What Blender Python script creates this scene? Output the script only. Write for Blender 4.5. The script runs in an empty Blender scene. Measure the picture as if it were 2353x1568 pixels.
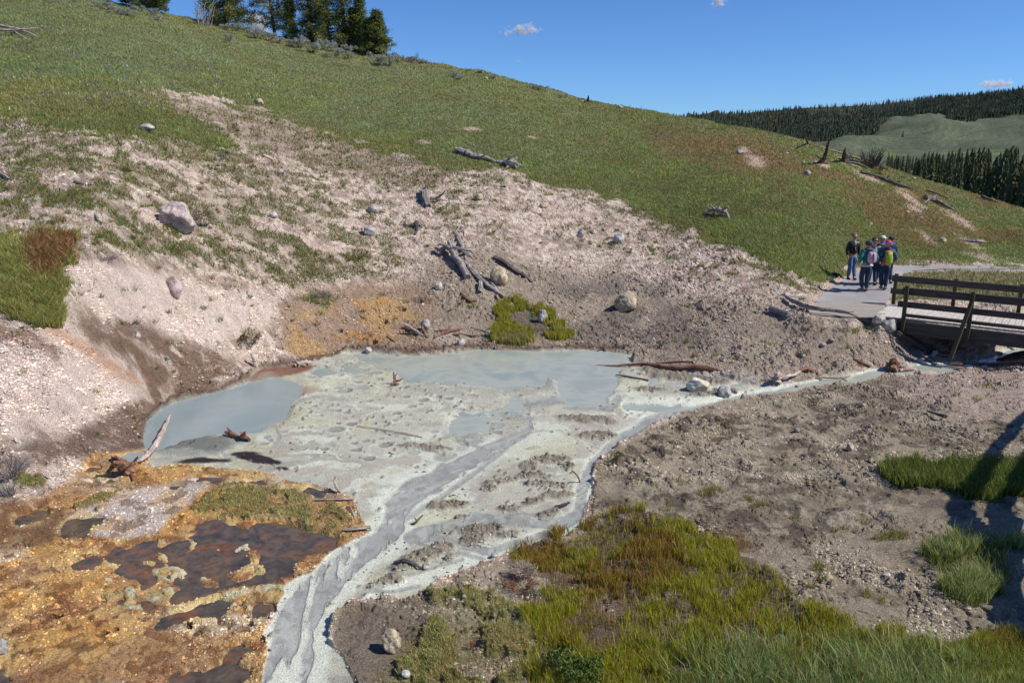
import bpy, bmesh, math, random
import numpy as np
from mathutils import Vector, Matrix
rng = np.random.default_rng(7); random.seed(7)
S = bpy.context.scene
COL = S.collection
R = math.radians

# ------------------------------------------------------------------ camera geometry
F = 1829.0; CU, CV = 1176.0, 784.0; HC = 5.6
PITCH = math.atan((784 - 340) / F); cP, sP = math.cos(PITCH), math.sin(PITCH)
def rays(u, v):
    a = (np.asarray(u, float) - CU) / F; b = (CV - np.asarray(v, float)) / F
    return a, cP + b * sP, b * cP - sP
def pz(u, v, z):
    a, dy, dz = rays(u, v); t = (z - HC) / dz
    return np.array([a * t, dy * t, z])
def tz(u, v, z):
    a, dy, dz = rays(u, v); return (z - HC) / dz

# ------------------------------------------------------------------ noise
_T = np.random.default_rng(3).random((16, 256, 256)).astype(np.float32)
def vn(x, y, k=0):
    xi = np.floor(x); yi = np.floor(y); fx = x - xi; fy = y - yi
    xi = xi.astype(np.int64) & 255; yi = yi.astype(np.int64) & 255
    fx = fx * fx * fx * (fx * (fx * 6 - 15) + 10); fy = fy * fy * fy * (fy * (fy * 6 - 15) + 10)
    T = _T[k % 16]; x1 = (xi + 1) & 255; y1 = (yi + 1) & 255
    return (T[xi, yi] * (1 - fx) + T[x1, yi] * fx) * (1 - fy) + (T[xi, y1] * (1 - fx) + T[x1, y1] * fx) * fy
def fbm(x, y, size, octv=4, k=0, gain=.5):
    s = 0; a = 1; n = 0; f = 1.0 / size
    for i in range(octv):
        c, sn = math.cos(i * .9 + k), math.sin(i * .9 + k)
        s = s + a * vn((x * c - y * sn) * f + 17.3 * i, (x * sn + y * c) * f + 9.1 * i, k + i); n += a; a *= gain; f *= 2.03
    return s / n                       # 0..1 about .5
def worley(x, y, size, k=0):
    x = x / size; y = y / size; xi = np.floor(x).astype(np.int64); yi = np.floor(y).astype(np.int64)
    f1 = np.full(x.shape, 9.0, np.float32); f2 = f1.copy(); cid = np.zeros(x.shape, np.float32)
    for dx in (-1, 0, 1):
        for dy in (-1, 0, 1):
            a = (xi + dx) & 255; b = (yi + dy) & 255
            px = xi + dx + _T[k % 16][a, b]; py = yi + dy + _T[(k + 5) % 16][a, b]
            d = np.sqrt((px - x) ** 2 + (py - y) ** 2)
            m = d < f1
            f2 = np.where(m, f1, np.minimum(f2, d)); cid = np.where(m, _T[(k + 9) % 16][a, b], cid); f1 = np.where(m, d, f1)
    return f1, f2, cid
def sst(a, b, x):
    t = np.clip((x - a) / (b - a), 0, 1); return t * t * (3 - 2 * t)

# ------------------------------------------------------------------ near terrain: inverse depth spline
SKY = [(-1500, -420), (-700, -180), (-300, -105), (0, -48), (120, -22), (250, 2), (380, 30), (500, 54), (650, 85), (800, 110), (950, 137), (1100, 162), (1250, 200), (1350, 229), (1450, 247), (1560, 264), (1700, 292), (1780, 308), (1852, 325), (1968, 359), (2044, 384), (2146, 418), (2232, 442), (2352, 480), (2700, 545), (3300, 585), (3900, 600)]
def vsky(u): return np.interp(u, [p[0] for p in SKY], [p[1] for p in SKY])
CT = []
def cz(u, v, z): CT.append((u, v, 1.0 / float(tz(u, v, z))))
def prof(u, v0, z0, steps):
    a, dy, dz = rays(u, v0); t = float(tz(u, v0, z0)); y = t * dy; z = z0; cz(u, v0, z0)
    for v, s in steps:
        a, dy, dz = [float(q) for q in rays(u, v)]
        k = dz / dy                                   # z = HC + k*y ; z = z0 + s*(y-y0)
        y2 = (z - s * y - HC) / (k - s); z = HC + k * y2; y = y2
        CT.append((u, v, dy / y))
prof(-260, 1150, .3, [(1030, .3), (900, .5), (760, .6), (640, .4), (480, .3), (300, .28), (120, .27), (-100, .27)])
prof(0, 1150, .2, [(1030, .35), (880, .6), (740, .6), (600, .5), (450, .3), (270, .25), (100, .27), (-48, .27)])
prof(200, 1075, .1, [(960, .4), (830, .6), (720, .7), (600, .75), (520, .35), (300, .28), (150, .28), (-8, .28)])
prof(400, 918, .03, [(850, 1.0), (700, .6), (600, .6), (510, .35), (300, .28), (150, .28), (33, .28)])
prof(600, 845, .03, [(760, .7), (620, .55), (500, .32), (300, .27), (76, .27)])
prof(800, 803, .03, [(700, .4), (600, .38), (450, .3), (300, .27), (110, .26)])
prof(1100, 795, .03, [(700, .35), (550, .33), (400, .28), (300, .25), (164, .24)])
prof(1400, 800, .03, [(700, .2), (600, .25), (480, .27), (350, .24), (240, .22)])
prof(1700, 860, .12, [(760, .14), (650, .22), (560, .27), (450, .25), (293, .22)])
prof(1880, 652, 1.1, [(600, .2), (500, .28), (400, .25), (334, .2)])
prof(2100, 606, 1.0, [(540, .2), (450, .22), (405, .2)])
prof(2352, 606, 1.0, [(540, .12), (482, .12)])
prof(2612, 600, 1.0, [(570, .08), (532, .08)])
for u, v, z in [(345, 970, 0), (600, 935, 0), (1000, 950, 0), (1300, 1000, 0), (700, 1000, 0), (900, 1150, 0), (1300, 1150, 0), (650, 1450, 0), (900, 1300, 0), (600, 1568, 0), (700, 1720, 0), (1550, 940, 0), (1700, 912, 0), (2000, 860, 0), (2140, 845, 0), (2240, 838, 0), (2310, 812, 0), (2352, 798, 0), (2500, 770, 0),
                (300, 1300, .05), (0, 1400, .12), (0, 1568, .15), (-260, 1568, .2), (200, 1720, .1), (-260, 1720, .2), (-260, 1400, .25), (60, 1230, .1), (250, 1080, .08),
                (1500, 1060, .1), (1700, 1000, .14), (2000, 950, .28), (2200, 900, .3), (2352, 880, .35), (2612, 850, .6), (2352, 1050, .45), (2612, 1050, .6), (2000, 1150, .28), (1700, 1250, .2), (1400, 1450, .12), (1050, 1450, .07), (2000, 1400, .38), (2352, 1400, .5), (2612, 1400, .6), (1700, 1720, .25), (2352, 1720, .55), (2612, 1720, .6), (1100, 1720, .1),
                (1890, 660, 1.0), (1960, 630, 1.0), (2000, 660, .97), (1960, 700, .97), (2030, 720, .95), (2060, 640, 1.0), (2150, 612, 1.0), (2250, 614, 1.0), (2150, 650, .92), (2352, 640, .95), (2352, 690, .85), (2150, 700, .85), (2500, 640, .95), (2612, 680, .9),
                (1800, 725, .86), (1862, 726, 1.0), (1845, 700, 1.04), (1960, 735, .985), (2028, 736, .97), (1900, 760, .8), (1900, 800, .42), (1990, 745, .82), (2050, 800, .3), (2110, 820, .06), (2090, 770, .4), (1880, 860, .06), (1780, 800, .38),
                (2200, 780, .25), (2300, 782, .2), (2352, 760, .3), (1560, 850, .08), (1560, 780, .25)]:
    cz(u, v, z)
CT = np.array(CT)
def tps_solve(P, w, lam=1e-3):
    p = P / 500.0; n = len(p)
    d2 = ((p[:, None] - p[None]) ** 2).sum(-1); K = .5 * d2 * np.log(d2 + 1e-12)
    A = np.zeros((n + 3, n + 3)); A[:n, :n] = K + lam * np.eye(n); A[:n, n] = 1; A[:n, n + 1:] = p; A[n:, :n] = A[:n, n:].T
    return np.linalg.solve(A, np.concatenate([w, np.zeros(3)]))
def tps_eval(P, c, u, v):
    p = P / 500.0; q = np.stack([np.ravel(u), np.ravel(v)], 1) / 500.0; out = np.empty(len(q)); n = len(p)
    for i in range(0, len(q), 40000):
        s = q[i:i + 40000]; d2 = ((s[:, None] - p[None]) ** 2).sum(-1)
        out[i:i + 40000] = (.5 * d2 * np.log(d2 + 1e-12)) @ c[:n] + c[n] + s @ c[n + 1:]
    return out.reshape(np.shape(u))
# solve in camera-depth^-1 (a plane is linear there)
_c = tps_solve(CT[:, :2], CT[:, 2] * 20, 2e-4)
GU = np.arange(-260, 2620, 6.0); GV = np.arange(-120, 1732, 6.0)
_gu, _gv = np.meshgrid(GU, GV, indexing='ij')
IT = tps_eval(CT[:, :2], _c, _gu, _gv) / 20
IT = np.maximum(IT, 1 / 140.0)
def invt(u, v):
    x = np.clip((np.asarray(u, float) - GU[0]) / 6, 0, len(GU) - 1.001); y = np.clip((np.asarray(v, float) - GV[0]) / 6, 0, len(GV) - 1.001)
    i = x.astype(int); j = y.astype(int); fx = x - i; fy = y - j
    return (IT[i, j] * (1 - fx) + IT[i + 1, j] * fx) * (1 - fy) + (IT[i, j + 1] * (1 - fx) + IT[i + 1, j + 1] * fx) * fy
VB = 1720.0
def base_t(u, v):
    w = invt(np.clip(u, -260, 2612), np.minimum(v, VB)); t = 1 / w
    # below the frame: continue on the plane at the height of the last row
    a, dy, dz = rays(u, np.minimum(v, VB)); z0 = HC + dz * t
    a2, dy2, dz2 = rays(u, v)
    return np.where(v > VB, (z0 - HC) / dz2, t)

# ------------------------------------------------------------------ grid
STEP = 2.0
us = np.concatenate([np.linspace(-1500, -270, 42), np.arange(-258, 2612, STEP), np.linspace(2620, 3900, 42)])
NR = 760
ss = np.linspace(0, 1, NR)
vex = np.array([1735, 1760, 1800, 1860, 1950, 2080, 2250, 2500, 2800.])
U = np.repeat(us[:, None], NR + len(vex), 1)
VS = vsky(us)[:, None]
V = np.concatenate([VS + ss[None] * (VB - VS), np.repeat(vex[None], len(us), 0)], 1)
T0 = base_t(U, V)
a, dy, dz = rays(U, V); X = a * T0; Y = dy * T0; Z = HC + dz * T0
PXM = T0 / F                                            # metres per D pixel

def pmask(poly, soft=6, warp=0.0, wsize=.6, k=1, UU=None, VV=None):
    """soft mask of a polygon given by picture points; outline roughened with noise in world space"""
    uu = U if UU is None else UU; vv = V if VV is None else VV
    p = np.array(poly, float); m = soft + warp * 1.2 + 4
    out = np.zeros(uu.shape, np.float32)
    sel = (uu > p[:, 0].min() - m) & (uu < p[:, 0].max() + m) & (vv > p[:, 1].min() - m) & (vv < p[:, 1].max() + m)
    if not sel.any(): return out
    x = uu[sel].copy(); y = vv[sel].copy()
    if warp:
        wx, wy = X[sel], Y[sel]
        x += (fbm(wx, wy, wsize, 4, k) - .5) * 2.6 * warp; y += (fbm(wx, wy, wsize, 4, k + 3) - .5) * 2.0 * warp * .6
    d = np.full(x.shape, 1e9); ins = np.zeros(x.shape, bool)
    q = np.roll(p, -1, 0)
    for (x0, y0), (x1, y1) in zip(p, q):
        ex, ey = x1 - x0, y1 - y0; L = ex * ex + ey * ey + 1e-9
        h = np.clip(((x - x0) * ex + (y - y0) * ey) / L, 0, 1)
        d = np.minimum(d, (x - x0 - h * ex) ** 2 + (y - y0 - h * ey) ** 2)
        c = ((y0 > y) != (y1 > y)) & (x < ex * (y - y0) / (ey if ey else 1e-9) + x0); ins ^= c
    d = np.sqrt(d); d = np.where(ins, d, -d)
    out[sel] = sst(-soft, soft, d); return out
def emask(cx, cy, rx, ry, ang=0, soft=.35, warp=.35, k=2, wsize=.4):
    out = np.zeros(U.shape, np.float32); m = max(rx, ry) * 1.7
    sel = (np.abs(U - cx) < m) & (np.abs(V - cy) < m)
    if not sel.any(): return out
    x = U[sel] - cx; y = V[sel] - cy; c, s = math.cos(R(ang)), math.sin(R(ang))
    xr = (x * c + y * s) / rx; yr = (-x * s + y * c) / ry
    r = np.sqrt(xr * xr + yr * yr) + (fbm(X[sel], Y[sel], wsize, 4, k) - .5) * 2 * warp
    out[sel] = 1 - sst(1 - soft, 1 + soft * .5, r); return out
def lmask(pts, widths, soft=3, warp=0, k=4, wsize=.5):
    """mask along a polyline with a half-width per point"""
    p = np.array(pts, float); w = np.array(widths, float) if np.ndim(widths) else np.full(len(p), float(widths))
    m = w.max() + soft + warp + 4
    out = np.zeros(U.shape, np.float32)
    sel = (U > p[:, 0].min() - m) & (U < p[:, 0].max() + m) & (V > p[:, 1].min() - m) & (V < p[:, 1].max() + m)
    if not sel.any(): return out
    x = U[sel].copy(); y = V[sel].copy()
    if warp:
        wx, wy = X[sel], Y[sel]
        x += (fbm(wx, wy, wsize, 3, k) - .5) * 2.6 * warp; y += (fbm(wx, wy, wsize, 3, k + 3) - .5) * 1.6 * warp
    d = np.full(x.shape, -1e9)
    for i in range(len(p) - 1):
        x0, y0 = p[i]; ex, ey = p[i + 1] - p[i]; L = ex * ex + ey * ey + 1e-9
        h = np.clip(((x - x0) * ex + (y - y0) * ey) / L, 0, 1)
        d = np.maximum(d, w[i] * (1 - h) + w[i + 1] * h - np.sqrt((x - x0 - h * ex) ** 2 + (y - y0 - h * ey) ** 2))
    out[sel] = sst(-soft, soft, d); return out

def blur(A, r, n=2):
    for _ in range(n):
        for ax in (0, 1):
            B_ = np.cumsum(np.pad(A, [(r + 1, r) if i == ax else (0, 0) for i in (0, 1)], mode='edge'), axis=ax, dtype=np.float64)
            A = (np.take(B_, range(2 * r + 1, B_.shape[ax]), ax) - np.take(B_, range(0, B_.shape[ax] - 2 * r - 1), ax)) / (2 * r + 1)
    return A.astype(np.float32)
def feather(m, r=6, amt=2.2, size=.4, k=3):
    b = blur(m, r); return b * 0 + sst(.35, .65, b + (fbm(X, Y, size, 4, k) - .5) * amt * (1 - np.abs(b * 2 - 1)) )
KCOL = .92
def lin(r, g, b, k=None):
    c = np.array([r, g, b], float) / 255; c = np.where(c <= .04045, c / 12.92, ((c + .055) / 1.055) ** 2.4)
    return c * (KCOL if k is None else k)

# ------------------------------------------------------------------ masks
MUD_P = [(338, 965), (375, 937), (440, 915), (500, 895), (560, 882), (575, 862), (600, 848), (690, 842), (740, 826), (800, 812), (900, 806), (960, 808), (1050, 808), (1130, 801), (1250, 797), (1350, 800), (1455, 812), (1452, 834), (1530, 846), (1650, 862), (1740, 885), (1787, 886), (1807, 878), (1876, 866), (1941, 861), (1999, 845), (2050, 840), (2108, 835), (2197, 831), (2245, 828), (2265, 811), (2290, 800), (2352, 789), (2620, 750), (2620, 790), (2352, 812), (2300, 832), (2276, 840), (2231, 848), (2129, 855), (2050, 862), (1992, 876), (1855, 889), (1787, 904), (1650, 925), (1580, 944), (1510, 972), (1439, 1013), (1398, 1040), (1363, 1066), (1360, 1100), (1363, 1134), (1343, 1179), (1329, 1213), (1288, 1237), (1220, 1252), (1162, 1273), (1117, 1294), (1015, 1331), (953, 1374), (844, 1391), (776, 1411), (758, 1440), (755, 1480), (790, 1515), (815, 1568), (840, 1760), (560, 1760), (601, 1565), (612, 1510), (615, 1476), (600, 1466), (632, 1428), (636, 1401), (653, 1374), (653, 1353), (684, 1333), (714, 1326), (735, 1302), (762, 1271), (804, 1250), (845, 1226), (827, 1190), (810, 1148), (718, 1116), (649, 1108), (632, 1097), (478, 1092), (352, 1083), (340, 1050), (330, 1010)]
mud = pmask(MUD_P, 2.5, 5, .5, 1)
mudw = pmask(MUD_P, 26, 4, .5, 1)
pool = pmask([(338, 962), (375, 935), (440, 912), (500, 892), (560, 885), (650, 880), (700, 900), (660, 930), (652, 950), (620, 978), (560, 998), (500, 1003), (440, 1022), (400, 1030), (372, 1040), (335, 1045), (325, 1000)], 1.5, 6, .8, 2)
pool = np.maximum(pool, pmask([(935, 811), (1000, 806), (1169, 799), (1456, 810), (1446, 835), (1425, 848), (1415, 879), (1391, 910), (1384, 936), (1336, 937), (1295, 929), (1281, 893), (1292, 874), (1261, 860), (1245, 851), (1185, 851), (1168, 855), (1213, 862), (1264, 877), (1247, 890), (1169, 897), (1083, 884), (1032, 879), (919, 873), (922, 852), (929, 835)], 1.5, 5, .9, 3))
for e in [(892, 840, 36, 9), (800, 858, 26, 7), (738, 862, 30, 7), (845, 822, 40, 7), (836, 870, 18, 5), (820, 878, 15, 4.5), (1080, 983, 50, 13), (1063, 958, 22, 6), (1138, 958, 22, 6), (1100, 961, 18, 5), (1182, 929, 14, 4), (1185, 945, 24, 6), (1052, 1030, 16, 5), (880, 900, 14, 4), (780, 905, 22, 5), (560, 1022, 22, 5), (620, 1010, 20, 5), (900, 816, 26, 4), (1500, 878, 20, 5), (1850, 874, 12, 2)]:
    pool = np.maximum(pool, emask(*e, soft=.12, warp=.25))
stream = lmask([(1435, 938), (1560, 942), (1700, 916), (1787, 899), (1855, 884), (1990, 863), (2060, 850), (2140, 845), (2240, 840), (2300, 818), (2352, 802), (2620, 772)], [7, 5, 8, 7, 8, 8, 8, 8, 8, 10, 12, 14], 2, 4)
c1 = lmask([(1290, 925), (1203, 934), (1179, 958), (1216, 971), (1220, 989), (1186, 1009), (1135, 1034)], [9, 7, 6, 5, 6, 7, 12], 3, 5)
c1 = np.maximum(c1, lmask([(1045, 990), (1083, 1019), (1135, 1034), (1066, 1066), (1015, 1100), (946, 1134), (905, 1175), (905, 1215), (861, 1254), (810, 1288), (760, 1330), (718, 1374), (676, 1442), (672, 1510), (645, 1600), (640, 1740)], [5, 7, 14, 20, 26, 24, 24, 24, 26, 30, 32, 38, 42, 45, 50, 55], 5, 9))
c1a = c1.copy()
c1 = np.maximum(c1, lmask([(1560, 942), (1500, 966), (1440, 1000), (1400, 1030), (1375, 1056), (1352, 1090), (1337, 1130), (1330, 1180), (1290, 1207), (1230, 1205), (1170, 1198), (1090, 1192), (1020, 1210), (940, 1238)], [10, 9, 10, 10, 10, 12, 12, 13, 10, 8, 9, 11, 11, 13], 3, 5))
c1 = np.maximum(c1, lmask([(1290, 1212), (1200, 1245), (1120, 1268), (1075, 1258), (1010, 1238), (940, 1240)], [7, 8, 9, 8, 8, 10], 3, 4))
isl = np.zeros_like(mud)
for e in [(1262, 1060, 52, 9, 0), (1215, 1075, 20, 12, 0), (1310, 1075, 18, 9, 0), (1155, 1112, 45, 8, -8), (1225, 1100, 45, 8, 0), (1250, 1118, 60, 6, 4), (1270, 1145, 40, 9, -5), (1225, 1160, 34, 7, -10), (1125, 1128, 20, 6, 0), (1180, 1173, 34, 8, 0), (1255, 1185, 34, 7, -10), (1030, 1165, 45, 9, -4), (1105, 1222, 62, 13, -2), (1165, 1232, 32, 10, 0), (1085, 1242, 32, 14, 0), (985, 1277, 62, 15, -20), (1035, 1285, 20, 8, -15), (930, 1305, 40, 12, -18), (895, 1340, 42, 14, -15), (1340, 968, 80, 9, 4), (1370, 1005, 55, 8, 0), (1010, 1035, 45, 8, 0), (960, 1030, 40, 6, 0), (1580, 865, 120, 12, 5), (1640, 905, 60, 8, -6), (1490, 900, 50, 5, 0), (1060, 1190, 18, 5, 0)]:
    isl = np.maximum(isl, emask(*e[:5], soft=.35, warp=.5, wsize=.35))
isl *= mud * (1 - pool)
dark = np.maximum(emask(600, 1064, 55, 10, 5, .2, .5), emask(560, 1055, 38, 5, -8, .3, .6)); dark = np.maximum(dark, emask(650, 1082, 20, 5, 0)); dark = np.maximum(dark, emask(460, 1078, 60, 6, -3, .3, .6)) * mud

feather0 = lambda m: m
# orange algae mats
MAT_P = [(340, 1083), (478, 1092), (632, 1097), (718, 1116), (810, 1148), (827, 1190), (845, 1226), (804, 1250), (762, 1271), (735, 1302), (684, 1333), (653, 1374), (636, 1401), (600, 1466), (615, 1500), (601, 1565), (560, 1760), (-1500, 1760), (-1500, 1290), (-40, 1250), (0, 1160), (110, 1140), (170, 1100), (200, 1040), (300, 1030), (345, 1045)]
mats = feather0(pmask(MAT_P, 8, 8, .6, 5)) * (1 - mud)
ap = np.zeros_like(mud)
for P_ in [[(461, 1210), (513, 1199), (581, 1192), (639, 1203), (684, 1216), (735, 1223), (803, 1244), (752, 1271), (700, 1278), (672, 1298), (677, 1322), (649, 1346), (547, 1350), (478, 1364), (427, 1379), (328, 1393), (246, 1386), (205, 1360), (212, 1339), (232, 1329), (205, 1302), (164, 1302), (154, 1285), (205, 1268), (267, 1268), (308, 1251), (369, 1237), (427, 1223)],
           [(342, 1438), (376, 1411), (513, 1378), (632, 1391), (640, 1418), (581, 1427), (513, 1413), (444, 1417), (376, 1440)],
           [(34, 1196), (21, 1168), (68, 1148), (113, 1162), (102, 1182)], [(130, 1227), (154, 1189), (239, 1186), (253, 1196), (205, 1206), (198, 1233)],
           [(10, 1244), (41, 1220), (75, 1227), (61, 1244)], [(437, 1120), (478, 1108), (615, 1110), (608, 1124), (513, 1131)], [(386, 1580), (393, 1538), (496, 1524), (547, 1476), (612, 1490), (560, 1505), (540, 1530), (608, 1544), (610, 1580)]]:
    ap = np.maximum(ap, pmask(P_, 2, 7, .35, 6))
for e in [(540, 1449, 25, 13), (451, 1454, 14, 7), (212, 1063, 22, 8), (235, 1100, 40, 6), (180, 1565, 40, 12), (400, 1135, 26, 5), (735, 1130, 36, 6), (230, 1080, 18, 5), (20, 1470, 12, 6)]:
    ap = np.maximum(ap, emask(*e, soft=.15, warp=.3))
sinter_ = pmask([(120, 1170), (308, 1128), (460, 1105), (500, 1130), (420, 1210), (273, 1250), (180, 1240)], 10)
knob = np.zeros_like(mud)
for e in [(386, 1316, 45, 15), (297, 1357, 14, 13), (376, 1363, 36, 9, -12), (502, 1269, 12, 7), (560, 1264, 24, 7, -25), (342, 1290, 20, 5), (465, 1329, 14, 7), (584, 1306, 26, 6), (600, 1318, 14, 8), (290, 1388, 36, 8), (440, 1340, 16, 5), (240, 1362, 10, 4), (550, 1370, 40, 9, -10), (620, 1362, 34, 8), (250, 1330, 8, 5), (470, 1253, 14, 4)]:
    knob = np.maximum(knob, emask(*e, soft=.25, warp=.5, wsize=.15))
moss_pre = np.maximum(pmask([(440, 1195), (500, 1130), (615, 1122), (718, 1148), (804, 1176), (825, 1200), (800, 1238), (752, 1235), (649, 1205), (547, 1205)], 3, 10, .35, 8), 0)
knob *= 1 - emask(384, 1315, 14, 5, soft=.2, warp=.2)
ap = np.maximum(ap, mats * (1 - sinter_) * sst(.68, .70, fbm(X, Y * .6, .7, 4, 15)))
ap *= 1 - sst(.57, .62, fbm(X, Y * .7, .38, 4, 8)) * (1 - emask(620, 1240, 120, 25))
ap *= (1 - knob) * (1 - moss_pre)
sinter = pmask([(154, 1179), (308, 1138), (444, 1115), (490, 1130), (393, 1196), (359, 1232), (273, 1240), (205, 1226), (239, 1203)], 8, 14, .5, 7) * mats
moss1 = pmask([(440, 1195), (500, 1130), (615, 1122), (718, 1148), (804, 1176), (825, 1200), (800, 1238), (752, 1235), (649, 1205), (547, 1205)], 3, 10, .35, 8)
moss1 = np.maximum(moss1, pmask([(155, 1168), (205, 1141), (250, 1133), (304, 1128), (300, 1142), (222, 1170)], 3, 7, .3, 9))
moss1 = np.maximum(moss1, emask(70, 1112, 50, 11)) * (1 - mud); moss1 = feather(moss1, 5, 2.2, .2, 3) * (.25 + .75 * sst(.40, .48, fbm(X, Y, .3, 4, 6)))
moss2 = pmask([(967, 1377), (1049, 1358), (1150, 1355), (1203, 1400), (1215, 1476), (1200, 1530), (1180, 1760), (780, 1760), (850, 1590), (929, 1469), (1000, 1445), (994, 1415)], 4, 12, .4, 10)
moss2 = feather(moss2, 8, 2.4, .3, 3) * (.2 + .8 * sst(.40, .48, fbm(X, Y, .35, 4, 6)))
moss2 *= 1 - np.maximum(emask(1010, 1405, 45, 12), emask(1090, 1550, 50, 16))

# grass fields: density gd, colour gc, height gh
GRASS_P = [(-1500, 220), (-260, 265), (0, 270), (110, 290), (260, 310), (420, 330), (500, 345), (560, 340), (440, 270), (340, 208), (420, 215), (600, 262), (800, 330), (950, 362), (1040, 388), (1110, 400), (1200, 405), (1400, 458), (1560, 522), (1700, 568), (1800, 628), (1885, 664), (1915, 640), (1945, 622), (1975, 606), (2060, 604), (2200, 606), (2352, 609), (3900, 590), (3900, -500), (-1500, -500)]
meadow = pmask(GRASS_P, 7, 16, 1.6, 11)
m2 = pmask([(2060, 632), (2100, 624), (2200, 622), (2352, 625), (2700, 620), (2700, 700), (2352, 700), (2200, 690), (2070, 690), (2045, 690)], 4, 4, .8, 12)
tuss = pmask([(-1500, 560), (-260, 545), (0, 560), (60, 542), (175, 545), (192, 575), (150, 640), (142, 700), (135, 745), (100, 768), (60, 722), (-260, 690), (-1500, 720)], 5, 12, .5, 13)
patch = np.zeros_like(mud)
for e in [(320, 560, 150, 18, 12), (520, 510, 110, 34, 22), (640, 560, 90, 22, 25), (560, 590, 110, 18, 12), (690, 625, 60, 28, 20), (790, 610, 90, 24, 0), (150, 455, 110, 22, 15), (260, 480, 70, 28, 20), (60, 430, 100, 18, 5), (430, 530, 60, 20, 0), (640, 480, 90, 22, 12), (330, 400, 140, 20, 15), (560, 400, 150, 25, 15), (650, 640, 40, 20, 20), (480, 360, 120, 22, 10), (120, 360, 150, 30, 5), (880, 600, 60, 20, 0), (380, 330, 120, 16, 8), (0, 480, 60, 20, 0), (730, 690, 40, 12, 0), (580, 765, 34, 14, 0), (400, 520, 50, 16, 0), (80, 610, 80, 60, 0)]:
    patch = np.maximum(patch, emask(*e[:5], soft=.9, warp=1.0, wsize=.8))
sparse_zone = pmask([(-1500, 250), (0, 260), (400, 220), (620, 270), (900, 350), (1150, 410), (1500, 520), (1800, 640), (1850, 665), (1700, 660), (1200, 540), (900, 560), (880, 640), (700, 660), (400, 600), (200, 560), (0, 540), (-1500, 540)], 25, 10, 1.5, 14)
meadow = feather(meadow, 7, 2.4, .8, 2); tuss = feather(tuss, 12, 2.8, .35, 6) * (.3 + .7 * sst(.36, .46, fbm(X, Y, .3, 3, 11)))
clump = fbm(X, Y, 1.1, 4, 5)
fine = fbm(X, Y, .35, 3, 8)
lefty = 1 - sst(700, 1150, U)
sp_t = .60 - .08 * lefty
sparse = sparse_zone * sst(sp_t, sp_t + .06, fbm(X, Y, .55, 3, 9)) * (.5 + .5 * lefty)
upper = pmask([(340, 208), (600, 262), (800, 330), (1050, 390), (1000, 440), (700, 380), (480, 300), (340, 240)], 12, 10, 1.0, 3)
fr_ = lmask([(-100, 285), (110, 300), (420, 345), (560, 350)], 22, 10, 10) + lmask([(560, 262), (800, 345), (950, 378), (1110, 412), (1200, 418), (1400, 470), (1560, 535), (1700, 580), (1800, 640), (1870, 668)], [14, 20, 20, 14, 12, 14, 18, 20, 18, 10], 12, 12)
sparse = np.maximum(sparse, np.clip(fr_, 0, 1) * sst(.47, .53, fbm(X, Y, .4, 3, 6)))
sparse = np.maximum(sparse, upper * sst(.5, .56, fbm(X, Y, .5, 3, 4)) * .8)
sedge_P = [(1155, 1300), (1165, 1270), (1254, 1252), (1300, 1232), (1380, 1215), (1420, 1185), (1528, 1165), (1560, 1200), (1590, 1228), (1690, 1246), (1720, 1290), (1790, 1350), (1860, 1400), (1907, 1430), (1950, 1440), (2095, 1468), (2352, 1478), (3900, 1470), (3900, 2900), (1180, 2900), (1200, 1560), (1225, 1486), (1203, 1408), (1271, 1356), (1254, 1322), (1186, 1312)]
sedge = pmask(sedge_P, 5, 16, .5, 15)
bare = np.zeros_like(mud)
for e in [(1408, 1405, 38, 26, 20), (1374, 1462, 45, 22, 0), (1300, 1322, 70, 9, 5), (1310, 1350, 60, 14, 0), (1500, 1195, 60, 6, 0), (1480, 1295, 50, 8, 0), (1240, 1385, 30, 10, 0), (1590, 1235, 36, 7, 0), (1440, 1340, 16, 8, 0), (1420, 1255, 14, 6, 0), (1560, 1540, 30, 18, 0), (1720, 1290, 30, 8, 20), (1290, 1500, 30, 14, 0)]:
    bare = np.maximum(bare, emask(*e[:5], soft=.4, warp=.5))
sedge = feather(sedge, 12, 2.6, .3, 2)
sedge *= (1 - bare)
redg = pmask([(1540, 1180), (1620, 1160), (1730, 1240), (1780, 1290), (1850, 1330), (1920, 1390), (1950, 1430), (1860, 1400), (1770, 1350), (1700, 1270), (1560, 1220)], 8, 12, .5, 2) * sst(.42, .55, clump)
rgr = pmask([(2006, 1086), (2050, 1072), (2108, 1070), (2352, 1066), (2620, 1060), (2620, 1150), (2352, 1140), (2265, 1152), (2180, 1128), (2090, 1122), (2040, 1106)], 4, 7, .4, 4)
rgr2 = pmask([(2091, 1300), (2120, 1270), (2146, 1240), (2214, 1234), (2290, 1270), (2310, 1310), (2293, 1391), (2230, 1400), (2163, 1388), (2156, 1322)], 5, 14, .35, 6)
rgr2 = np.maximum(rgr2, emask(2320, 1245, 50, 14))
rgr = feather(rgr, 5, 2.2, .3, 2); rgr2 = feather(rgr2, 9, 2.8, .3, 7) * (.12 + .88 * sst(.42, .5, fbm(X, Y, .35, 3, 11)))
tufts = np.zeros_like(mud)
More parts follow.
